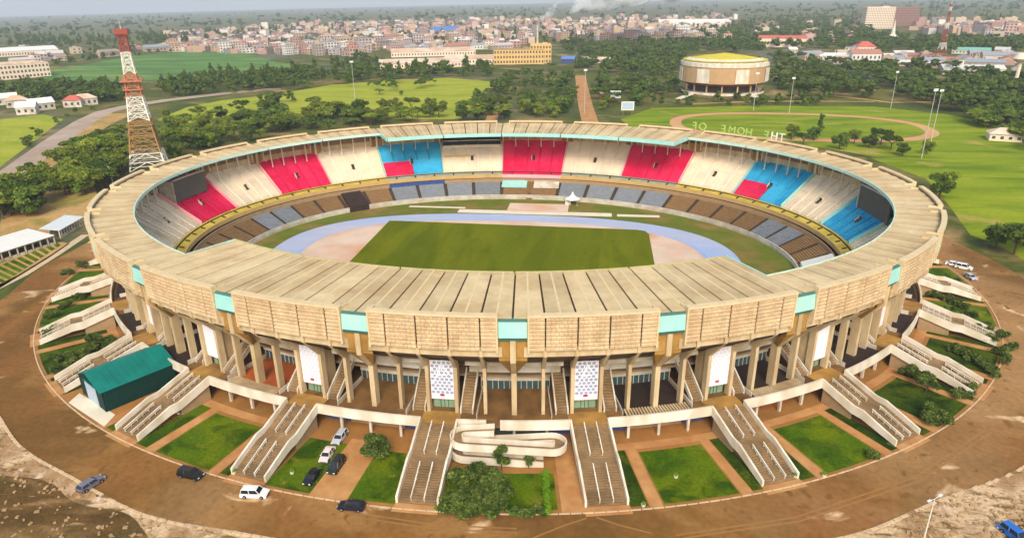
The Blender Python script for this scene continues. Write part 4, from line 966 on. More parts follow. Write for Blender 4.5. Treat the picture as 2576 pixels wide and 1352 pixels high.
# ---------------- buildings
palette_mat('wall_obj', [srgb(190, 156, 144), srgb(198, 176, 150), srgb(176, 138, 126), srgb(214, 206, 194), srgb(164, 148, 136), srgb(190, 162, 130), srgb(180, 166, 160)], 'object')
palette_mat('roof_obj', [srgb(150, 132, 122), srgb(190, 182, 176), srgb(206, 200, 192), srgb(168, 118, 100), srgb(142, 148, 152), srgb(178, 160, 140)], 'object')
palette_mat('wall_isl', [srgb(190, 156, 144), srgb(196, 176, 152), srgb(176, 138, 126), srgb(216, 208, 198), srgb(146, 126, 114), srgb(188, 160, 130), srgb(134, 128, 126), srgb(104, 94, 86)], 'island')
mat('win', srgb(74, 72, 74), rough=0.3, var=0.2, scale=0.4); mat('roof_red', srgb(186, 96, 84), var=0.12, scale=0.3); mat('wall_cream', srgb(226, 204, 178), var=0.08, scale=0.2); mat('roof_tin', srgb(214, 196, 172), var=0.10, scale=0.15, col2=srgb(196, 160, 132), scale2=0.06)
mat('wall_brown', srgb(150, 112, 98), var=0.1, scale=0.2)
mat('yellow_wall', srgb(208, 172, 108), var=0.08, scale=0.15); mat('roof_yellow', srgb(216, 196, 40), var=0.10, scale=0.12, col2=srgb(196, 178, 60), scale2=0.05); mat('arena_wall', srgb(184, 148, 106), var=0.10, scale=0.2); mat('roof_blue', srgb(96, 128, 178), var=0.1, scale=0.2); mat('roof_teal', srgb(120, 170, 152), var=0.1, scale=0.2)
def flats(o, w, d, h, wm='wall_obj', rm='roof_obj', storeys=4, win=True):
    MB().box((0, 0, h/2), (w, d, h)).build('wall', wm, o)
    mb = MB()
    for (x, y, a, b) in ((0, d/2-.15, w, .3), (0, -d/2+.15, w, .3), (w/2-.15, 0, .3, d-.6), (-w/2+.15, 0, .3, d-.6)): mb.box((x, y, h+.45), (a, b, .9))
    mb.box((0, 0, h+.06), (w-.6, d-.6, .12)); mb.box((w*.2, 0, h+1.2), (w*.22, d*.4, 2.2)); mb.build('roof', rm, o)
    if win:
        mb = MB(); sh = h/storeys; nw = max(2, int(w/3.6))
        for s in range(storeys):
            for i in range(nw): mb.box((-w/2+(i+.5)*w/nw, -d/2-.02, (s+.55)*sh), (w/nw*.5, .12, sh*.5))
            for i in range(max(2, int(d/4))): 
                nd = max(2, int(d/4)); mb.box((w/2+.02, -d/2+(i+.5)*d/nd, (s+.55)*sh), (.12, d/nd*.45, sh*.5)); mb.box((-w/2-.02, -d/2+(i+.5)*d/nd, (s+.55)*sh), (.12, d/nd*.45, sh*.5))
        mb.build('window_rows', 'win', o)['kind'] = 'stuff'
def gabled(o, w, d, h, hr, wm='wall_obj', rm='roof_obj', over=.5, win=True):
    MB().box((0, 0, h/2), (w, d, h)).build('wall', wm, o)
    mb = MB()
    for s in (-1, 1): mb.hexa([(-w/2-over, s*(d/2+over), h-.2), (w/2+over, s*(d/2+over), h-.2), (w/2+over, 0, hr-.05), (-w/2-over, 0, hr-.05)], [(-w/2-over, s*(d/2+over), h), (w/2+over, s*(d/2+over), h), (w/2+over, 0, hr+.15), (-w/2-over, 0, hr+.15)])
    mb.build('roof', rm, o)
    for x in (-w/2, w/2-.1): MB().prism([(-d/2, h), (d/2, h), (0, hr-.05)], x, x+.1, lambda a, y, z: (y, a, z)).build('gable', wm, o)
    if win:
        mb = MB(); n = max(2, int(w/4))
        for i in range(n): mb.box((-w/2+(i+.5)*w/n, -d/2-.02, h*.5), (w/n*.4, .12, h*.38))
        mb.build('window_rows', 'win', o)['kind'] = 'stuff'
def hipped(o, w, d, h, hr, wm='wall_obj', rm='roof_red'):
    MB().box((0, 0, h/2), (w, d, h)).build('wall', wm, o)
    mb = MB(); e = .7; k = max(0, w/2-d/2)
    mb.v = [(-w/2-e, -d/2-e, h), (w/2+e, -d/2-e, h), (w/2+e, d/2+e, h), (-w/2-e, d/2+e, h), (-k, 0, hr), (k, 0, hr)]
    mb.f = [(0, 1, 5, 4), (1, 2, 5), (2, 3, 4, 5), (3, 0, 4), (3, 2, 1, 0)]; mb.build('roof', rm, o)
    mb = MB(); n = max(2, int(w/4))
    for i in range(n): mb.box((-w/2+(i+.5)*w/n, -d/2-.02, h*.5), (w/n*.4, .12, h*.38))
    mb.build('window_rows', 'win', o)['kind'] = 'stuff'
def facing(p): return math.atan2(p.y-CAM.y, p.x-CAM.x)-PI/2
def bld(name, label, u, v, rz=0.0, cat='building', group=None):
    p = at(u, v); return thing(name, label, cat, p, facing(p)+rz, group)
# indoor arena with yellow roof
def hall():
    p = at(1815, 236); o = thing('indoor_arena', 'round indoor arena with yellow roof and white hanging banners beyond the practice track', 'arena', p, facing(p))
    o.scale = (.84, .84, .97)
    def disc(r0, r1, z0, z1, m, name, n=40, cap=False):
        mb = MB(); mb.cyl((0, 0, z0), (0, 0, z1), r0, r1, n, cap); return mb.build(name, m, o)
    disc(36, 36, 0, 4.5, 'under', 'podium', cap=True); disc(40, 40, 2.6, 4.4, 'white', 'podium_parapet')
    disc(33, 33, 4.5, 10, 'dark', 'glazed_ring'); disc(38, 42, 10, 12, 'brick_orange', 'soffit_ring')
    disc(42, 42, 12, 25, 'arena_wall', 'drum_wall'); disc(42.6, 42.6, 25, 28, 'white', 'roof_edge')
    rf = disc(41.5, 34, 27.6, 31, 'white', 'roof_bevel'); disc(40.5, 3, 29.2, 34, 'roof_yellow', 'roof_dome', cap=True)
    for a in (-116, -66, -16, -164):
        a = math.radians(a); c, s = math.cos(a), math.sin(a)
        MB().box((42.3, 0, 18), (.4, 13, 11), a).build('banner', 'white', o)
    for i in range(16):
        a = 2*PI*i/16; MB().box((37, 0, 8), (1.2, 1.2, 7.5), a).build('column', 'concrete', o)
    for a in (-130, -50):
        a = math.radians(a); MB().hexa([(40*math.cos(a-.08), 40*math.sin(a-.08), 3.6), (62*math.cos(a-.05), 62*math.sin(a-.05), 0), (62*math.cos(a+.05), 62*math.sin(a+.05), 0), (40*math.cos(a+.08), 40*math.sin(a+.08), 3.6)], [(40*math.cos(a-.08), 40*math.sin(a-.08), 4.4), (62*math.cos(a-.05), 62*math.sin(a-.05), .4), (62*math.cos(a+.05), 62*math.sin(a+.05), .4), (40*math.cos(a+.08), 40*math.sin(a+.08), 4.4)]).build('stair_flight', 'white', o)
AR = hall()
o = bld('warehouse', 'long low warehouse with pinkish tin roof in front of the town', 1060, 168, 0.1, 'warehouse'); gabled(o, 100, 34, 6, 10, 'wall_cream', 'roof_tin')
o = bld('warehouse', 'pale tin roofed warehouse joined to the left of the yellow factory', 1190, 160, 0.05, 'warehouse'); gabled(o, 70, 26, 7, 10.5, 'wall_cream', 'roof_tin')
o = bld('warehouse', 'cream warehouse behind the long pinkish tin roof', 1090, 140, 0.05, 'warehouse'); gabled(o, 120, 30, 7, 11, 'wall_cream', 'roof_tin')
o = bld('factory', 'yellow factory block with brown flat roof below the smoke', 1305, 160, 0.02, 'factory'); flats(o, 62, 22, 17, 'yellow_wall', 'under', 3)
o = bld('factory', 'square yellow factory tower right of the longer yellow block', 1360, 158, 0.02, 'factory'); flats(o, 26, 24, 22, 'yellow_wall', 'yellow_wall', 4)
o = bld('chimney_stack', 'smoking chimney stack behind the yellow factory', 1352, 128, 0, 'chimney'); MB().cyl((0, 0, 0), (0, 0, 40), 1.8, 1.2, 12).build('stack', 'whitewall', o); MB().cyl((0, 0, 38), (0, 0, 40.4), 1.5, 1.5, 12).build('rim', 'under', o)
o = bld('shed', 'blue roofed shed right of the yellow factory', 1440, 158, -0.2, 'shed'); gabled(o, 26, 14, 5, 8, 'blue_panel', 'roof_blue')
o = bld('shed', 'long pale shed with reddish roof right of the blue roofed shed', 1500, 158, -0.1, 'shed'); gabled(o, 34, 12, 4.5, 7, 'whitewall', 'roof_tin')
o = bld('apartment_block', 'tall cream apartment block on the wooded hill at the upper right', 2203, 72, 0.35, 'apartments'); flats(o, 62, 30, 46, 'wall_cream', 'wall_cream', 12)
o = bld('apartment_block', 'tall brown apartment block beside the tall cream one', 2268, 66, 0.1, 'apartments'); flats(o, 66, 24, 42, 'wall_brown', 'wall_brown', 11)
o = bld('house', 'large house with bright red hipped roof among the trees', 2172, 130, 0.4, 'house'); hipped(o, 26, 18, 7, 14, 'wall_cream', 'roof_red')
o = bld('church', 'pale church with a needle spire rising from a tent roof', 2243, 104, 0, 'church')
MB().cyl((0, 0, 0), (0, 0, 4), 13, 13, 12).build('wall', 'wall_cream', o); MB().cyl((0, 0, 4), (0, 0, 11), 15, 4, 12).build('roof', 'pale_pad', o); MB().cyl((0, 0, 11), (0, 0, 34), 3.6, .3, 10).build('spire', 'white', o)
o = bld('school_block', 'long cream block of arched bays left of the red roofed house', 1965, 118, 0.1, 'building'); gabled(o, 70, 16, 13, 17, 'wall_cream', 'roof_red')
o = bld('warehouse', 'white factory shed with pale roof on the skyline right of the smoke', 1745, 66, 0.05, 'warehouse'); gabled(o, 190, 60, 12, 18, 'steel_white', 'steel_white')
o = bld('warehouse', 'grey corrugated shed near the right edge of the picture', 2440, 186, 0.35, 'shed'); gabled(o, 56, 18, 6, 9, 'whitewall', 'roof_obj')
o = bld('shed', 'low white roofed building left of the telecom mast', 2110, 150, 0.1, 'shed'); gabled(o, 46, 16, 5, 8, 'whitewall', 'steel_white')
o = bld('shed', 'teal roofed shed right of the telecom mast', 2440, 135, 0.1, 'shed'); gabled(o, 44, 16, 5, 8, 'whitewall', 'roof_teal')
o = bld('water_tower', 'cream concrete water tower at the right edge of the picture', 2553, 212, 0, 'water tower'); MB().cyl((0, 0, 0), (0, 0, 19), 1.6, 1.6, 10).build('shaft', 'wall_cream', o); MB().cyl((0, 0, 18), (0, 0, 22), 2, 7, 14).build('bowl', 'wall_cream', o); MB().cyl((0, 0, 22), (0, 0, 27), 7, 4.5, 14).build('tank', 'wall_cream', o)
o = bld('house', 'pinkish roofed house at the right edge below the wood', 2525, 352, 0.2, 'house'); hipped(o, 16, 10, 4, 7, 'wall_cream', 'roof_tin')
o = bld('gatehouse', 'low building with flat roof left of the further billboard', 1530, 250, 0.1, 'building'); flats(o, 14, 8, 4.5, 'brick_orange', 'whitewall', 1)
o = bld('factory', 'wide white roofed factory on the far left edge', 40, 140, 0.15, 'factory'); gabled(o, 120, 60, 9, 14, 'wall_cream', 'steel_white')
o = bld('factory', 'pinkish factory terrace below the white roofed factory on the left', 25, 196, 0.25, 'factory'); flats(o, 70, 44, 15, 'wall_cream', 'roof_tin', 3)
o = bld('factory', 'bright blue clad factory in the far town left of the smoke', 1118, 88, 0.1, 'factory'); flats(o, 66, 30, 18, 'roof_blue', 'roof_blue', 3, win=False)
hs = [(72, 286, 'white house nearest the left road'), (45, 268, 'cream house behind the white one by the left road'), (105, 276, 'small pale house right of the white house by the left road'), (188, 268, 'cream house with red roof near the bend of the left road'), (20, 262, 'small white house at the left edge of the picture'), (214, 264, 'pale house furthest right near the bend of the left road')]
for i, (u, v, lb) in enumerate(hs):
    o = bld('house', lb, u, v, 0.3*((i % 3)-1), 'house'); (hipped if i % 2 else gabled)(o, 13+2*(i % 3), 9, 5.5, 9, 'whitewall', 'roof_red' if i == 3 else ('roof_tin' if i % 2 else 'steel_white'))

# generic town: build kinds once, copy, each an individual; the far rest as one mass
def proto(kind):
    o = place('prototype', None)
    if kind == 0: flats(o, 16, 12, 13, storeys=4)
    elif kind == 1: flats(o, 22, 13, 18, storeys=6)
    elif kind == 2: gabled(o, 30, 14, 6, 9)
    elif kind == 3: gabled(o, 12, 9, 4, 6.5)
    else: flats(o, 14, 11, 8, storeys=2)
    return o
protos = [proto(k) for k in range(5)]
names = ['apartment_block', 'apartment_block', 'workshop', 'house', 'townhouse']
TOWN = [  # polygon, count, kinds, area
    ([(420, 116), (640, 98), (900, 92), (960, 120), (900, 142), (640, 138), (430, 130)], 330, (0, 4, 4, 4), 'brick town left of the warehouses', 'four storey pinkish block in the dense town left of the warehouses'),
    ([(900, 62), (1300, 62), (1350, 112), (1240, 126), (1000, 134), (960, 120)], 260, (0, 2, 4, 3), 'town behind the warehouses', 'pale block in the town behind the warehouses'),
    ([(1385, 86), (1830, 76), (1830, 108), (1700, 116), (1390, 104)], 90, (0, 0, 1, 4), 'pink flats right of the smoke', 'pinkish block of flats in the row right of the smoke'),
    ([(2290, 58), (2576, 66), (2576, 108), (2480, 100), (2300, 84)], 90, (0, 1, 0, 4), 'flats at the upper right corner', 'pinkish block of flats near the upper right corner'),
    ([(1960, 128), (2120, 136), (2300, 140), (2576, 132), (2576, 186), (2300, 170), (2060, 160)], 44, (2, 3, 3, 4), 'houses among the trees on the right', 'low pale house among the trees on the right'),
    ([(1890, 66), (2150, 52), (2180, 104), (2000, 118), (1900, 110)], 26, (3, 4, 0, 2), 'houses on the wooded hill', ''),
    ([(0, 124), (150, 132), (420, 116), (420, 128), (150, 158), (0, 165)], 22, (2, 3, 4, 2), 'houses behind the green hillside', 'low house behind the green hillside on the left'),
    ([(420, 84), (900, 56), (1300, 50), (1850, 44), (1850, 72), (1380, 96), (900, 92), (640, 100), (420, 112)], 800, (0, 2, 4, 4), 'far town', 'hazy block in the far town')]
cand = []
rnd = random.Random(11)
for ri, (pl, n, kinds, grp, lb) in enumerate(TOWN):
    us = [p[0] for p in pl]; vs = [p[1] for p in pl]; c = 0; tries = 0
    while c < n and tries < n*40:
        tries += 1; u, v = rnd.uniform(min(us), max(us)), rnd.uniform(min(vs), max(vs))
        if not inpoly(u, v, pl): continue
        p = at(u, v); d = (p-CAM).length
        if d > 9000: continue
        k = rnd.choice(kinds); s = rnd.uniform(.8, 1.25)*(1.0 if d < 2500 else min(1.5, d/2500))
        ar = rnd.gauss(0.25, 0.25); fu = (u-min(us))/(max(us)-min(us)); fv = (v-min(vs))/(max(vs)-min(vs))
        wh = ('far left', 'left', 'middle', 'right', 'far right')[min(4, int(fu*5))]; rw = ('rear', 'middle', 'front')[min(2, int(fv*3))]
        kn = ('four storey block', 'six storey block', 'long gabled workshop', 'small gabled house', 'two storey townhouse')[k]
        cand.append((d/s, p, facing(p)+ar+(PI/2 if rnd.random() < .3 else 0), k, s, grp, '%s, %s %s of the %s' % (kn, rw, wh, grp))); c += 1
cand.sort(key=lambda q: q[0]); town = MB()
for i, (d, p, rz, k, s, grp, lb) in enumerate(cand):
    if i < 262:
        o = copy_tree(protos[k]); o.name = names[k]; o.location = p; o.rotation_euler = (0, 0, rz); o.scale = (s*rnd.uniform(.85, 1.2), s*rnd.uniform(.85, 1.15), s*rnd.uniform(.8, 1.25))
        tag(o, lb, 'house' if k == 3 else 'building', grp)
    else:
        h = (13, 18, 6, 4, 8)[k]*s*rnd.uniform(.7, 1.3); w, dd = (16, 22, 30, 12, 14)[k]*s, (12, 13, 14, 9, 11)[k]*s
        town.box((0, 0, h/2-.5), (w, dd, h+1), rz, p); town.box((w*.2, 0, h+1), (w*.25, dd*.4, 2), rz, p)
def kill(o):
    for c in list(o.children): kill(c)
    bpy.data.objects.remove(o)
for o in protos: kill(o)
tag(town.build('distant_town', 'wall_isl'), 'far hazy town blocks below the horizon', 'town', kind='stuff')

# ---------------- trees
def crown(name, lobes, nleaf, leaf, seed, m, sub=2, jit=.18, core=.9, q0=.85):
    r = random.Random(seed); vs, fs = [], []
    for (x, y, z, rx, ry, rz) in lobes:
        bm = bmesh.new(); bmesh.ops.create_icosphere(bm, subdivisions=sub, radius=1.0)
        k = len(vs)
        for v in bm.verts:
            q = 1+r.uniform(-jit, jit); vs.append((x+v.co.x*rx*q*core, y+v.co.y*ry*q*core, z+v.co.z*rz*q*core))
        for f in bm.faces: fs.append(tuple(k+v.index for v in f.verts))
        bm.free()
    for i in range(nleaf):
        x, y, z, rx, ry, rz = r.choice(lobes)
        th, ph = r.uniform(0, 2*PI), math.acos(r.uniform(-.5, 1)); q = r.uniform(q0, 1.2)
        c = Vector((x+rx*q*math.sin(ph)*math.cos(th), y+ry*q*math.sin(ph)*math.sin(th), z+rz*q*math.cos(ph)))
        a = Vector((r.gauss(0, 1), r.gauss(0, 1), r.gauss(0, .6))).normalized(); b = a.cross(Vector((r.gauss(0, 1), r.gauss(0, 1), r.gauss(0, 1)))).normalized(); s = leaf*r.uniform(.6, 1.3)
        k = len(vs); vs += [tuple(c-a*s), tuple(c+b*s*.5), tuple(c+a*s), tuple(c-b*s*.5)]; fs.append((k, k+1, k+2, k+3))
    me = bpy.data.meshes.new(name); me.from_pydata(vs, [], fs); me.materials.append(MATS[m]); me.update(); return me
def lobes(kind, r):
    out = []
    if kind == 'acacia':
        for i in range(17): a, d = r.uniform(0, 2*PI), 4.0*math.sqrt(r.random()); out.append((d*math.cos(a), d*math.sin(a), 6+r.uniform(-.9, .8)-.05*d*d, r.uniform(.8, 1.7), r.uniform(.8, 1.7), r.uniform(.45, .85)))
    elif kind == 'round':
        for i in range(17): a, d = r.uniform(0, 2*PI), 2.7*math.sqrt(r.random()); out.append((d*math.cos(a), d*math.sin(a), r.uniform(2.4, 7.2)-.25*d, r.uniform(.8, 1.6), r.uniform(.8, 1.6), r.uniform(.7, 1.3)))
    elif kind == 'tall':
        for i in range(15): a, d = r.uniform(0, 2*PI), 1.7*math.sqrt(r.random()); out.append((d*math.cos(a), d*math.sin(a), 3.5+i*.62, r.uniform(.7, 1.3)*(1.1-i*.03), r.uniform(.7, 1.3)*(1.1-i*.03), r.uniform(.7, 1.2)))
    else:
        for i in range(8): a, d = r.uniform(0, 2*PI), r.uniform(.2, 1.7); out.append((d*math.cos(a), d*math.sin(a), r.uniform(.7, 1.9), r.uniform(.6, 1.1), r.uniform(.6, 1.1), r.uniform(.5, .9)))
    return out
def trunk_mesh(h, r, seed, lob):
    mb = MB(); rr = random.Random(seed); mb.cyl((0, 0, -.3), (rr.uniform(-.3, .3), rr.uniform(-.3, .3), h*.55), r, r*.65, 7)
    for (x, y, z, *_q) in lob[:5]: mb.cyl((0, 0, h*.45), (x*.8, y*.8, z-.2), r*.5, r*.2, 5)
    return mb.mesh('trunk', 'trunk')
TP = []
for i, (kd, m) in enumerate((('acacia', 'leaf'), ('round', 'leaf'), ('acacia', 'leaf_dark'), ('round', 'leaf_dark'), ('tall', 'leaf_dark'), ('bush', 'leaf'), ('acacia', 'leaf'), ('round', 'leaf'))):
    r = random.Random(100+i); lb_ = lobes(kd, r)
    TP.append((kd, crown('crown', lb_, 2000 if kd != 'bush' else 500, .38, 50+i, m, jit=.3, core=.72, q0=.65), trunk_mesh(6 if kd != 'bush' else 1.2, .28 if kd != 'bush' else .12, 9+i, lb_)))
def tree(p, k, s, label, group=None, name=None, rz=None):
    kd, cm, tm = TP[k]
    o = thing(name or ('shrub' if kd == 'bush' else 'tree'), label, 'shrub' if kd == 'bush' else 'tree', p, rnd.uniform(0, 6.28) if rz is None else rz, group)
    o.scale = (s*rnd.uniform(.9, 1.12), s*rnd.uniform(.9, 1.12), s*rnd.uniform(.85, 1.15))
    place('crown', cm, o); place('trunk', tm, o); return o
WOODS = [  # polygon, count, size, prototypes, group, label
    ([(70, 462), (110, 436), (190, 384), (250, 352), (330, 348), (335, 425), (285, 465), (200, 500), (140, 492)], 60, (1.0, 1.6), (0, 2, 6, 1), 'trees left of the lattice tower', 'broad dark tree in the belt at the foot of the lattice tower'),
    ([(-20, 515), (60, 505), (115, 505), (110, 540), (40, 560), (-20, 560)], 20, (1.2, 1.9), (2, 3, 0), 'trees at the left edge', 'dark spreading tree in the clump at the left edge'),
    ([(395, 350), (430, 316), (560, 300), (640, 268), (720, 246), (775, 256), (800, 286), (960, 280), (1090, 278), (1110, 300), (960, 322), (760, 340), (560, 370), (430, 405)], 150, (.9, 1.5), (0, 1, 2, 3, 6, 7), 'belt of trees behind the far left roof', 'bushy tree in the belt behind the far left of the roof'),
    ([(0, 232), (120, 218), (300, 226), (330, 242), (300, 258), (230, 262), (180, 245), (100, 262), (0, 252)], 130, (1.0, 1.6), (2, 3, 4, 1), 'trees below the green hillside', 'dark tree in the belt below the green hillside'),
    ([(100, 300), (230, 268), (250, 272), (160, 310), (60, 380), (40, 375)], 14, (.4, .7), (1, 5, 3), 'bushes along the left road', 'bushy tree along the left side of the road'),
    ([(400, 222), (560, 194), (800, 178), (930, 140), (980, 175), (1230, 168), (1235, 196), (1000, 202), (820, 208), (700, 228), (560, 236), (430, 244)], 300, (1.0, 1.6), (2, 3, 1, 4), 'trees above the wide meadow', 'dark tree in the belt above the wide meadow'),
    ([(640, 215), (820, 205), (1000, 200), (1120, 205), (1100, 225), (950, 235), (800, 225), (660, 236)], 40, (.9, 1.3), (0, 2, 6), 'flat topped trees along the top of the meadow', 'flat topped tree along the top of the meadow'),
    ([(1150, 275), (1225, 240), (1270, 190), (1380, 176), (1440, 190), (1452, 300), (1160, 305)], 105, (.9, 1.5), (0, 1, 2, 6, 3), 'grove left of the brown path', 'spreading tree in the grove left of the brown path'),
    ([(1495, 182), (1700, 168), (1700, 250), (1640, 262), (1590, 268), (1560, 250), (1512, 304)], 95, (.9, 1.5), (2, 3, 1, 0), 'grove right of the brown path', 'dark tree in the grove right of the brown path'),
    ([(1410, 112), (1560, 114), (1700, 106), (1830, 66), (1960, 44), (2170, 34), (2195, 84), (2280, 98), (2370, 100), (2576, 104), (2576, 132), (2300, 136), (2120, 128), (1940, 124), (1930, 130), (1720, 136), (1560, 150)], 950, (1.2, 2.0), (2, 3, 1, 3), 'wooded hill on the right', 'dark tree on the wooded hill behind the arena'),
    ([(1945, 146), (2080, 160), (2380, 180), (2600, 205), (2600, 335), (2460, 300), (2330, 268), (2260, 250), (2100, 246), (1990, 246), (1950, 220)], 270, (1.2, 1.9), (0, 2, 3, 1, 6), 'wood right of the arena', 'spreading tree in the wood right of the arena'),
    ([(1620, 235), (1700, 232), (1960, 246), (2120, 252), (2110, 266), (1900, 270), (1640, 262)], 46, (.6, 1.0), (1, 5, 3), 'hedge trees below the arena', 'bushy tree in the row below the arena'),
    ([(1400, 122), (1700, 112), (1720, 172), (1640, 186), (1500, 182), (1440, 172), (1500, 158)], 190, (1.2, 1.8), (3, 2, 1), 'wood behind the grove', 'dark tree in the wood behind the grove'),
    ([(2400, 285), (2600, 320), (2600, 385), (2480, 330)], 30, (1.0, 1.5), (2, 3, 0), 'trees at the right edge beyond the track', 'dark tree at the right edge beyond the practice track'),
    ([(0, 96), (400, 88), (640, 78), (640, 94), (400, 120), (0, 124)], 200, (1.3, 2.2), (3, 4), 'tree line before the far town', 'hazy dark tree in the line before the far town'),
    ([(120, 128), (420, 118), (440, 132), (300, 146), (120, 172)], 60, (.8, 1.4), (3, 1), 'trees at the top of the green hillside', 'tree at the top of the green hillside'),
    ([(640, 70), (1300, 56), (1900, 36), (2576, 14), (2576, 60), (2280, 62), (1830, 78), (1300, 118), (900, 130), (640, 120)], 560, (1.0, 1.9), (3, 4, 1), 'town trees', 'hazy dark tree between the far town blocks'),
    ([(0, 44), (900, 24), (2576, 6), (2576, 30), (900, 60), (0, 92)], 420, (2.0, 3.6), (3, 2), 'far plain trees', 'hazy tree clump on the far plain')]
SHORT = {'wood behind the grove': 'the wood behind the grove', 'trees left of the lattice tower': 'the lattice tower belt', 'trees at the left edge': 'the left edge clump', 'belt of trees behind the far left roof': 'the belt behind the roof', 'trees below the green hillside': 'the belt below the hillside', 'bushes along the left road': 'the roadside row', 'trees above the wide meadow': 'the belt above the meadow', 'flat topped trees along the top of the meadow': 'the row topping the meadow', 'grove left of the brown path': 'the grove left of the path', 'grove right of the brown path': 'the grove right of the path', 'wooded hill on the right': 'the wooded right hill', 'wood right of the arena': 'the wood by the arena', 'hedge trees below the arena': 'the row below the arena', 'trees at the right edge beyond the track': 'the right edge clump', 'tree line before the far town': 'the far tree line', 'trees at the top of the green hillside': 'the hilltop trees', 'town trees': 'the town trees', 'far plain trees': 'the far plain trees'}
tc = []
for (pl, n, sz, ks, grp, lb) in WOODS:
    us = [p[0] for p in pl]; vs = [p[1] for p in pl]; c = 0; tries = 0
    while c < n and tries < n*50:
        tries += 1; u, v = rnd.uniform(min(us), max(us)), rnd.uniform(min(vs), max(vs))
        if not inpoly(u, v, pl): continue
        p = at(u, v); d = (p-CAM).length
        if d > 9500: continue
        kk = rnd.choice(ks); s_ = rnd.uniform(*sz); fu = (u-min(us))/(max(us)-min(us)); fv = (v-min(vs))/(max(vs)-min(vs))
        sn = ('smaller', 'medium', 'larger')[min(2, int((s_-sz[0])/(sz[1]-sz[0])*3))]; kn = {0: 'flat topped green', 1: 'rounded green', 2: 'flat topped dark', 3: 'rounded dark', 4: 'tall slender dark', 5: 'bushy', 6: 'broad flat green', 7: 'leafy round'}[kk]
        wh = ('far left', 'left', 'middle', 'right', 'far right')[min(4, int(fu*5))]; rw = ('rear', 'centre', 'front')[min(2, int(fv*3))]
        tc.append((d, p, kk, s_, grp, '%s %s tree, %s %s of %s' % (sn, kn, rw, wh, SHORT[grp]))); c += 1
# single trees
SINGLE = [(2110, 376, 3, 1.2, 'dark round tree hiding the near edge of the practice track'), (2215, 364, 2, 1.3, 'flat dark tree beside the near right bend of the practice track'), (2270, 392, 3, 1.0, 'dark bushy tree at the corner of the playing field'), (2020, 366, 2, 1.0, 'low flat tree just above the far roof edge right of the letters'), (2330, 388, 1, .9, 'small green tree left of the floodlight mast base'), (1990, 352, 1, 1.0, 'dark round tree at the near edge of the practice track, left of three'), (2045, 352, 3, 1.1, 'dark round tree at the near edge of the practice track, middle of three'), (2062, 335, 4, .9, 'upright tree behind the middle tree by the practice track'), (2148, 362, 7, 1.0, 'round tree at the near edge of the practice track, right of three'), (2185, 372, 3, 1.2, 'dark tree right of the practice track trees'), (2240, 378, 2, 1.1, 'flat topped dark tree before the playing field'), (2362, 500, 3, 1.35, 'large dark tree beside the right end of the stadium roof'), (2385, 482, 1, 1.0, 'smaller tree right of the large dark tree by the roof'), (2505, 622, 3, 1.2, 'broad dark tree on the playing field near the right road'), (2550, 640, 2, 1.5, 'broad flat tree at the right edge above the road'), (2575, 618, 3, 1.4, 'dark tree at the right edge of the playing field'), (655, 254, 3, .8, 'lone small tree standing in the meadow on the left'), (1010, 240, 1, .6, 'lone bush like tree standing in the middle of the meadow'), (1275, 222, 3, .7, 'small round tree at the right end of the meadow'), (955, 238, 0, .8, 'flat topped tree at the upper edge of the meadow'), (420, 300, 7, .9, 'round tree at the foot of the meadow right of the lattice tower')]
for (u, v, k, s, lb) in SINGLE: tree(at(u, v), k, s, lb)
tc.sort(key=lambda q: q[0]); far = {}
for i, (d, p, k, s, grp, lb) in enumerate(tc):
    if i < 280: tree(p, k, s, lb, grp)
    else: far.setdefault(k, []).append((p, s))
vs, fs = [], []
for k, L_ in far.items():
    r = random.Random(k); lb_ = lobes(TP[k][0], r); cm = crown('far_crown', [(x, y, z, a*1.05, b*1.05, c*1.05) for (x, y, z, a, b, c) in lb_[:11]], 150, .6, k, 'leaf_dark', sub=1, jit=.3); cv = [v.co.copy() for v in cm.vertices]; cf = [tuple(q.vertices) for q in cm.polygons]
    for (p, s) in L_:
        a = rnd.uniform(0, 6.28); c, q = math.cos(a)*s, math.sin(a)*s; b = len(vs)
        vs += [(p.x+v.x*c-v.y*q, p.y+v.x*q+v.y*c, p.z+v.z*s) for v in cv]; fs += [tuple(b+i for i in f) for f in cf]
me = bpy.data.meshes.new('distant_woods'); me.from_pydata(vs, [], fs); me.materials.append(MATS['leaf_dark']); me.update()
tag(place('distant_woods', me), 'distant dark woods and street trees before the far town', 'woods', kind='stuff')

# near planting on the lawns
def near_tree(u, v, lob, h, tr, n, leaf, label, m='leaf_near', seed=1, name='tree', rz=0.0):
    p = at(u, v); o = thing(name, label, 'shrub' if name != 'tree' else 'tree', (p.x, p.y, 0.02), rz)
    me = crown('crown', [(x, y, z, a*.95, b*.95, c*.95) for (x, y, z, a, b, c) in lob], int(n*3), leaf*1.1, seed, m, sub=2, jit=.3, core=.6, q0=.55); place('crown', me, o)
    mb = MB(); mb.cyl((0, 0, -.1), (0, 0, h), tr, tr*.6, 8)
    for (x, y, z, *_q) in lob[:6]: mb.cyl((0, 0, h*.7), (x*.85, y*.85, z-.1), tr*.5, tr*.2, 5)
    mb.build('trunk', 'trunk', o); return o
def blob(n, R, z0, z1, r0, r1, seed, fl=.8):
    r = random.Random(seed); out = []
    for i in range(n): a, d = r.uniform(0, 2*PI), R*math.sqrt(r.random()); q = r.uniform(r0, r1); out.append((d*math.cos(a), d*math.sin(a), r.uniform(z0, z1)*(1-.25*(d/R)**2), q, q, q*fl))
    return out
near_tree(952, 1152, blob(11, 2.3, 2.2, 4.4, .8, 1.4, 3), 2.4, .18, 1500, .26, 'round leafy tree on the lawn right of the parked cars', seed=3)
near_tree(1262, 1182, blob(8, 1.1, 2.5, 5.0, .5, .8, 5), 3.0, .12, 700, .22, 'slim dark tree rising in front of the white ramp', seed=5)
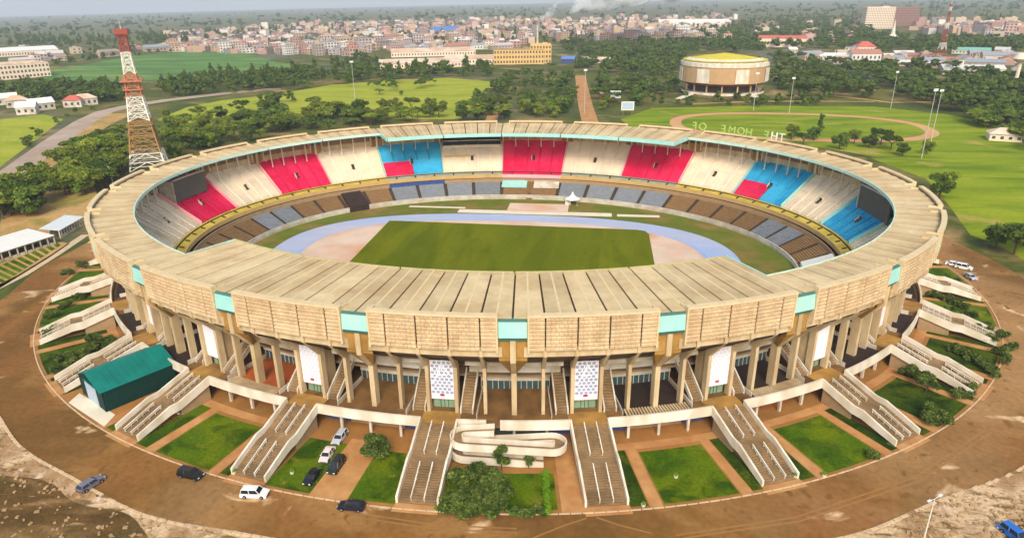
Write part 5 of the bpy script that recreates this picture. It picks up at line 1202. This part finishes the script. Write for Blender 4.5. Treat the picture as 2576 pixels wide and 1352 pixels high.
near_tree(1330, 1176, blob(5, .6, 1.4, 2.6, .4, .6, 6), 1.6, .08, 300, .18, 'small brownish sapling right of the slim tree by the ramp', seed=6)
bu = [(1150, 1225), (1195, 1205), (1245, 1220), (1160, 1262), (1210, 1258), (1258, 1262), (1130, 1290), (1180, 1292), (1235, 1295)]
for i, (u, v) in enumerate(bu): near_tree(u, v, blob(9, 1.8, .9, 2.6, .7, 1.2, 20+i), 1.2, .09, 900, .24, ('rear left', 'rear middle', 'rear right', 'middle left', 'central', 'middle right', 'front left', 'front middle', 'front right')[i]+' glossy green shrub of the dense clump before the white ramp', seed=20+i, name='shrub')['group'] = 'shrubs before the ramp'
for i in range(6): near_tree(1286+i*15, 1292, blob(5, .8, .5, 1.0, .45, .7, 40+i), .5, .05, 260, .2, ('first', 'second', 'third', 'fourth', 'fifth', 'sixth')[i]+' low dark shrub from the left along the road edge of the ramp lawn', seed=40+i, name='shrub')['group'] = 'low shrubs along the ramp lawn'
# clipped hedge on the right of that lawn
a, b = at(1372, 1192), at(1378, 1292); d = Vector((b.x-a.x, b.y-a.y, 0))
o = thing('hedge', 'light green clipped hedge right of the ramp lawn', 'hedge', (a.x, a.y, 0), math.atan2(d.y, d.x)); ln = d.length
lob = [(x*ln/18, random.Random(x).uniform(-.15, .15), .55, .55, .55, .6) for x in range(19)]
place('foliage', crown('foliage', lob, 1800, .16, 77, 'leaf_bright', 2, .1), o); MB().box((ln/2, 0, .3), (ln, .5, .5)).build('stems', 'trunk', o)
RT = [(2330, 985, 2.0, 3.2, 'leafy tree left of the two on the far right lawn'), (2352, 1062, 2.2, 2.6, 'rounded tree lowest on the far right lawn'), (2285, 950, 1.6, 2.4, 'dark tree by the wall on the far right lawn'), (2195, 1152, .9, .9, 'small dark bush at the road end of the right lawn path')]
for i, (u, v, R, h, lb) in enumerate(RT): near_tree(u, v, blob(9, R, h*.45, h*1.3, R*.35, R*.6, 60+i), h*.5, .13, 1000, .24, lb, seed=60+i, m='leaf_near')
for i, (u, v) in enumerate([(2385, 792), (2420, 815), (2455, 838), (2490, 862), (2515, 888), (2530, 915), (2440, 800), (2480, 830)]): near_tree(u, v, blob(7, 1.5, .7, 1.9, .6, 1.0, 80+i), .8, .08, 500, .24, ('first', 'second', 'third', 'fourth', 'fifth', 'sixth', 'upper first', 'upper second')[i]+' dark shrub from the stadium in the row below the right stairs', seed=80+i, name='shrub', m='leaf_near')['group'] = 'shrubs below the right stairs'
for i, (u, v) in enumerate([(150, 935), (180, 915), (215, 895), (250, 878), (285, 862), (165, 905), (235, 862)]): near_tree(u, v, blob(7, 1.5, .7, 1.9, .6, 1.0, 95+i), .8, .08, 500, .24, ('first', 'second', 'third', 'fourth', 'fifth', 'rear left', 'rear right')[i]+' dark shrub from the road in the row left of the green shed', seed=95+i, name='shrub', m='leaf_near')['group'] = 'shrubs left of the shed'
for i, (u, v) in enumerate([(2380, 705), (2400, 715), (2375, 735)]): near_tree(u, v, blob(5, 1.0, .6, 1.6, .5, .9, 120+i), .7, .07, 300, .24, ('left', 'right', 'lowest')[i]+' dark shrub in the small group below the white cars', seed=120+i, name='shrub')['group'] = 'shrubs by the white cars'

BK = [(130, 800), (165, 775), (200, 752), (225, 735), (150, 828), (118, 845), (170, 690), (205, 672), (2350, 745), (2385, 760), (2420, 775), (2500, 945), (2470, 925), (2440, 905), (2405, 885), (2520, 850), (2545, 880), (2410, 1000), (2440, 985), (2300, 915)]
for i, (u, v) in enumerate(BK): near_tree(u, v, blob(7, 1.4, .6, 1.8, .5, 1.0, 140+i), .8, .08, 330, .24, '%s shrub from the %s on the %s bank below the stadium' % (('lowest', 'second', 'third', 'fourth', 'fifth', 'sixth', 'seventh', 'eighth')[i] if i < 8 else ('topmost', 'second', 'third', 'fourth', 'fifth', 'sixth', 'seventh', 'eighth', 'ninth', 'tenth', 'eleventh', 'twelfth')[i-8], 'road' if i < 8 else 'top', 'left' if i < 8 else 'right'), seed=140+i, name='shrub')['group'] = 'shrubs on the %s bank' % ('left' if i < 8 else 'right')
# small white bollards at the lawn corners
for i, (u, v) in enumerate([(735, 1190), (1098, 1285), (1618, 1272), (1700, 1200), (2000, 1200), (2072, 1197), (450, 1040), (590, 1190)]):
    p = at(u, v); o = thing('flower_urn', 'pale round planter '+('on the lawn corner left of the parked cars', 'at the foot of the stairs left of the ramp', 'at the foot of the stairs right of the ramp', 'in the lawn right of the ramp stairs', 'left of the second lawn on the right', 'on the second lawn on the right', 'near the green shed', 'at the lawn corner by the white estate car')[i], 'planter', (p.x, p.y, .02), 0, 'pale planters at the lawn corners')
    MB().cyl((0, 0, 0), (0, 0, .5), .3, .42, 12).build('pot', 'white', o); place('plant', crown('plant', [(0, 0, .65, .35, .35, .25)], 60, .14, i, 'leaf_bright', 1), o)

# rubble stones on the gravel verge
mat('stone', srgb(168, 138, 98), var=0.2, scale=1.0, island=0.2)
def stones(name, n, area, seed, label):
    r = random.Random(seed); mb = MB(); c = 0
    while c < n:
        u, v = r.uniform(*area[0]), r.uniform(*area[1]); p = at(u, v)
        e = (p.x/EA)**2+(p.y/EB)**2
        t = math.atan2(p.y/EB, p.x/EA); q = P(t, road_out(t)+.5, 0)
        if math.hypot(p.x, p.y) < math.hypot(q[0], q[1]): continue
        s = r.uniform(.08, .32); mb.box((0, 0, s*.3), (s*2*r.uniform(.6, 1.6), s*1.6, s), r.uniform(0, 3), p); c += 1
    return tag(mb.build(name, 'stone'), label, 'rubble', kind='stuff')
stones('rubble_stones', 260, ((-60, 640), (1080, 1400)), 5, 'broken pale stones on the gravel at the lower left'); stones('rubble_stones', 350, ((2250, 2640), (1240, 1400)), 6, 'broken pale stones on the gravel at the lower right')

# smoke from the chimney
def smoke():
    p0 = at(1352, 128); top = Vector((p0.x, p0.y, p0.z+41)); bm = bmesh.new(); r = random.Random(4); w = RIGHT.copy(); w.z = 0; w.normalize(); back = FWD.copy(); back.z = 0; back.normalize()
    for i in range(60):
        t = i/59; R = (3+50*t**1.1)*r.uniform(.45, 1.0); c = top+w*(t*205+r.uniform(-9, 9)*t*3)+back*(t*60)+Vector((0, 0, 4+t*84+r.uniform(-26, 26)*t))
        m_ = Matrix.Translation(c) @ Matrix.Diagonal((R*1.25, R, R*.8, 1)); bmesh.ops.create_icosphere(bm, subdivisions=2, radius=1, matrix=m_)
    me = bpy.data.meshes.new('smoke_plume'); bm.to_mesh(me); bm.free()
    m = bpy.data.materials.new('smoke'); m.use_nodes = True; n = m.node_tree.nodes; l = m.node_tree.links; n.remove(n['Principled BSDF'])
    pv = n.new('ShaderNodeVolumePrincipled'); pv.inputs['Color'].default_value = (.99, .99, 1, 1); pv.inputs['Anisotropy'].default_value = 0
    nz = n.new('ShaderNodeTexNoise'); nz.inputs['Scale'].default_value = .04; nz.inputs['Detail'].default_value = 6; g_ = n.new('ShaderNodeNewGeometry'); l.new(g_.outputs['Position'], nz.inputs['Vector'])
    mr = n.new('ShaderNodeMapRange'); mr.inputs[1].default_value = .42; mr.inputs[2].default_value = .70; mr.inputs[4].default_value = .22; l.new(nz.outputs[0], mr.inputs[0]); l.new(mr.outputs[0], pv.inputs['Density']); l.new(pv.outputs[0], n['Material Output'].inputs['Volume'])
    me.materials.append(m); tag(place('smoke_plume', me), 'pale smoke plume drifting right from the factory chimney', 'smoke', kind='stuff')
smoke()
# haze: one even box of air round everything
def haze(density):
    x0, x1, y0, y1, z0, z1 = -16500, 16500, -16500, 16500, -260, 230
    o = MB().hexa([(x0, y0, z0), (x1, y0, z0), (x1, y1, z0), (x0, y1, z0)], [(x0, y0, z1), (x1, y0, z1), (x1, y1, z1), (x0, y1, z1)]).build('haze', None)
    m = bpy.data.materials.new('haze'); m.use_nodes = True; n = m.node_tree.nodes; l = m.node_tree.links; n.remove(n['Principled BSDF'])
    pv = n.new('ShaderNodeVolumePrincipled'); pv.inputs['Color'].default_value = (.74, .80, .94, 1); pv.inputs['Density'].default_value = density; pv.inputs['Anisotropy'].default_value = .0
    l.new(pv.outputs[0], n['Material Output'].inputs['Volume']); o.data.materials.append(m); tag(o, 'thin pale haze in the air over the plain', 'haze', kind='stuff')
haze(1.0e-4)
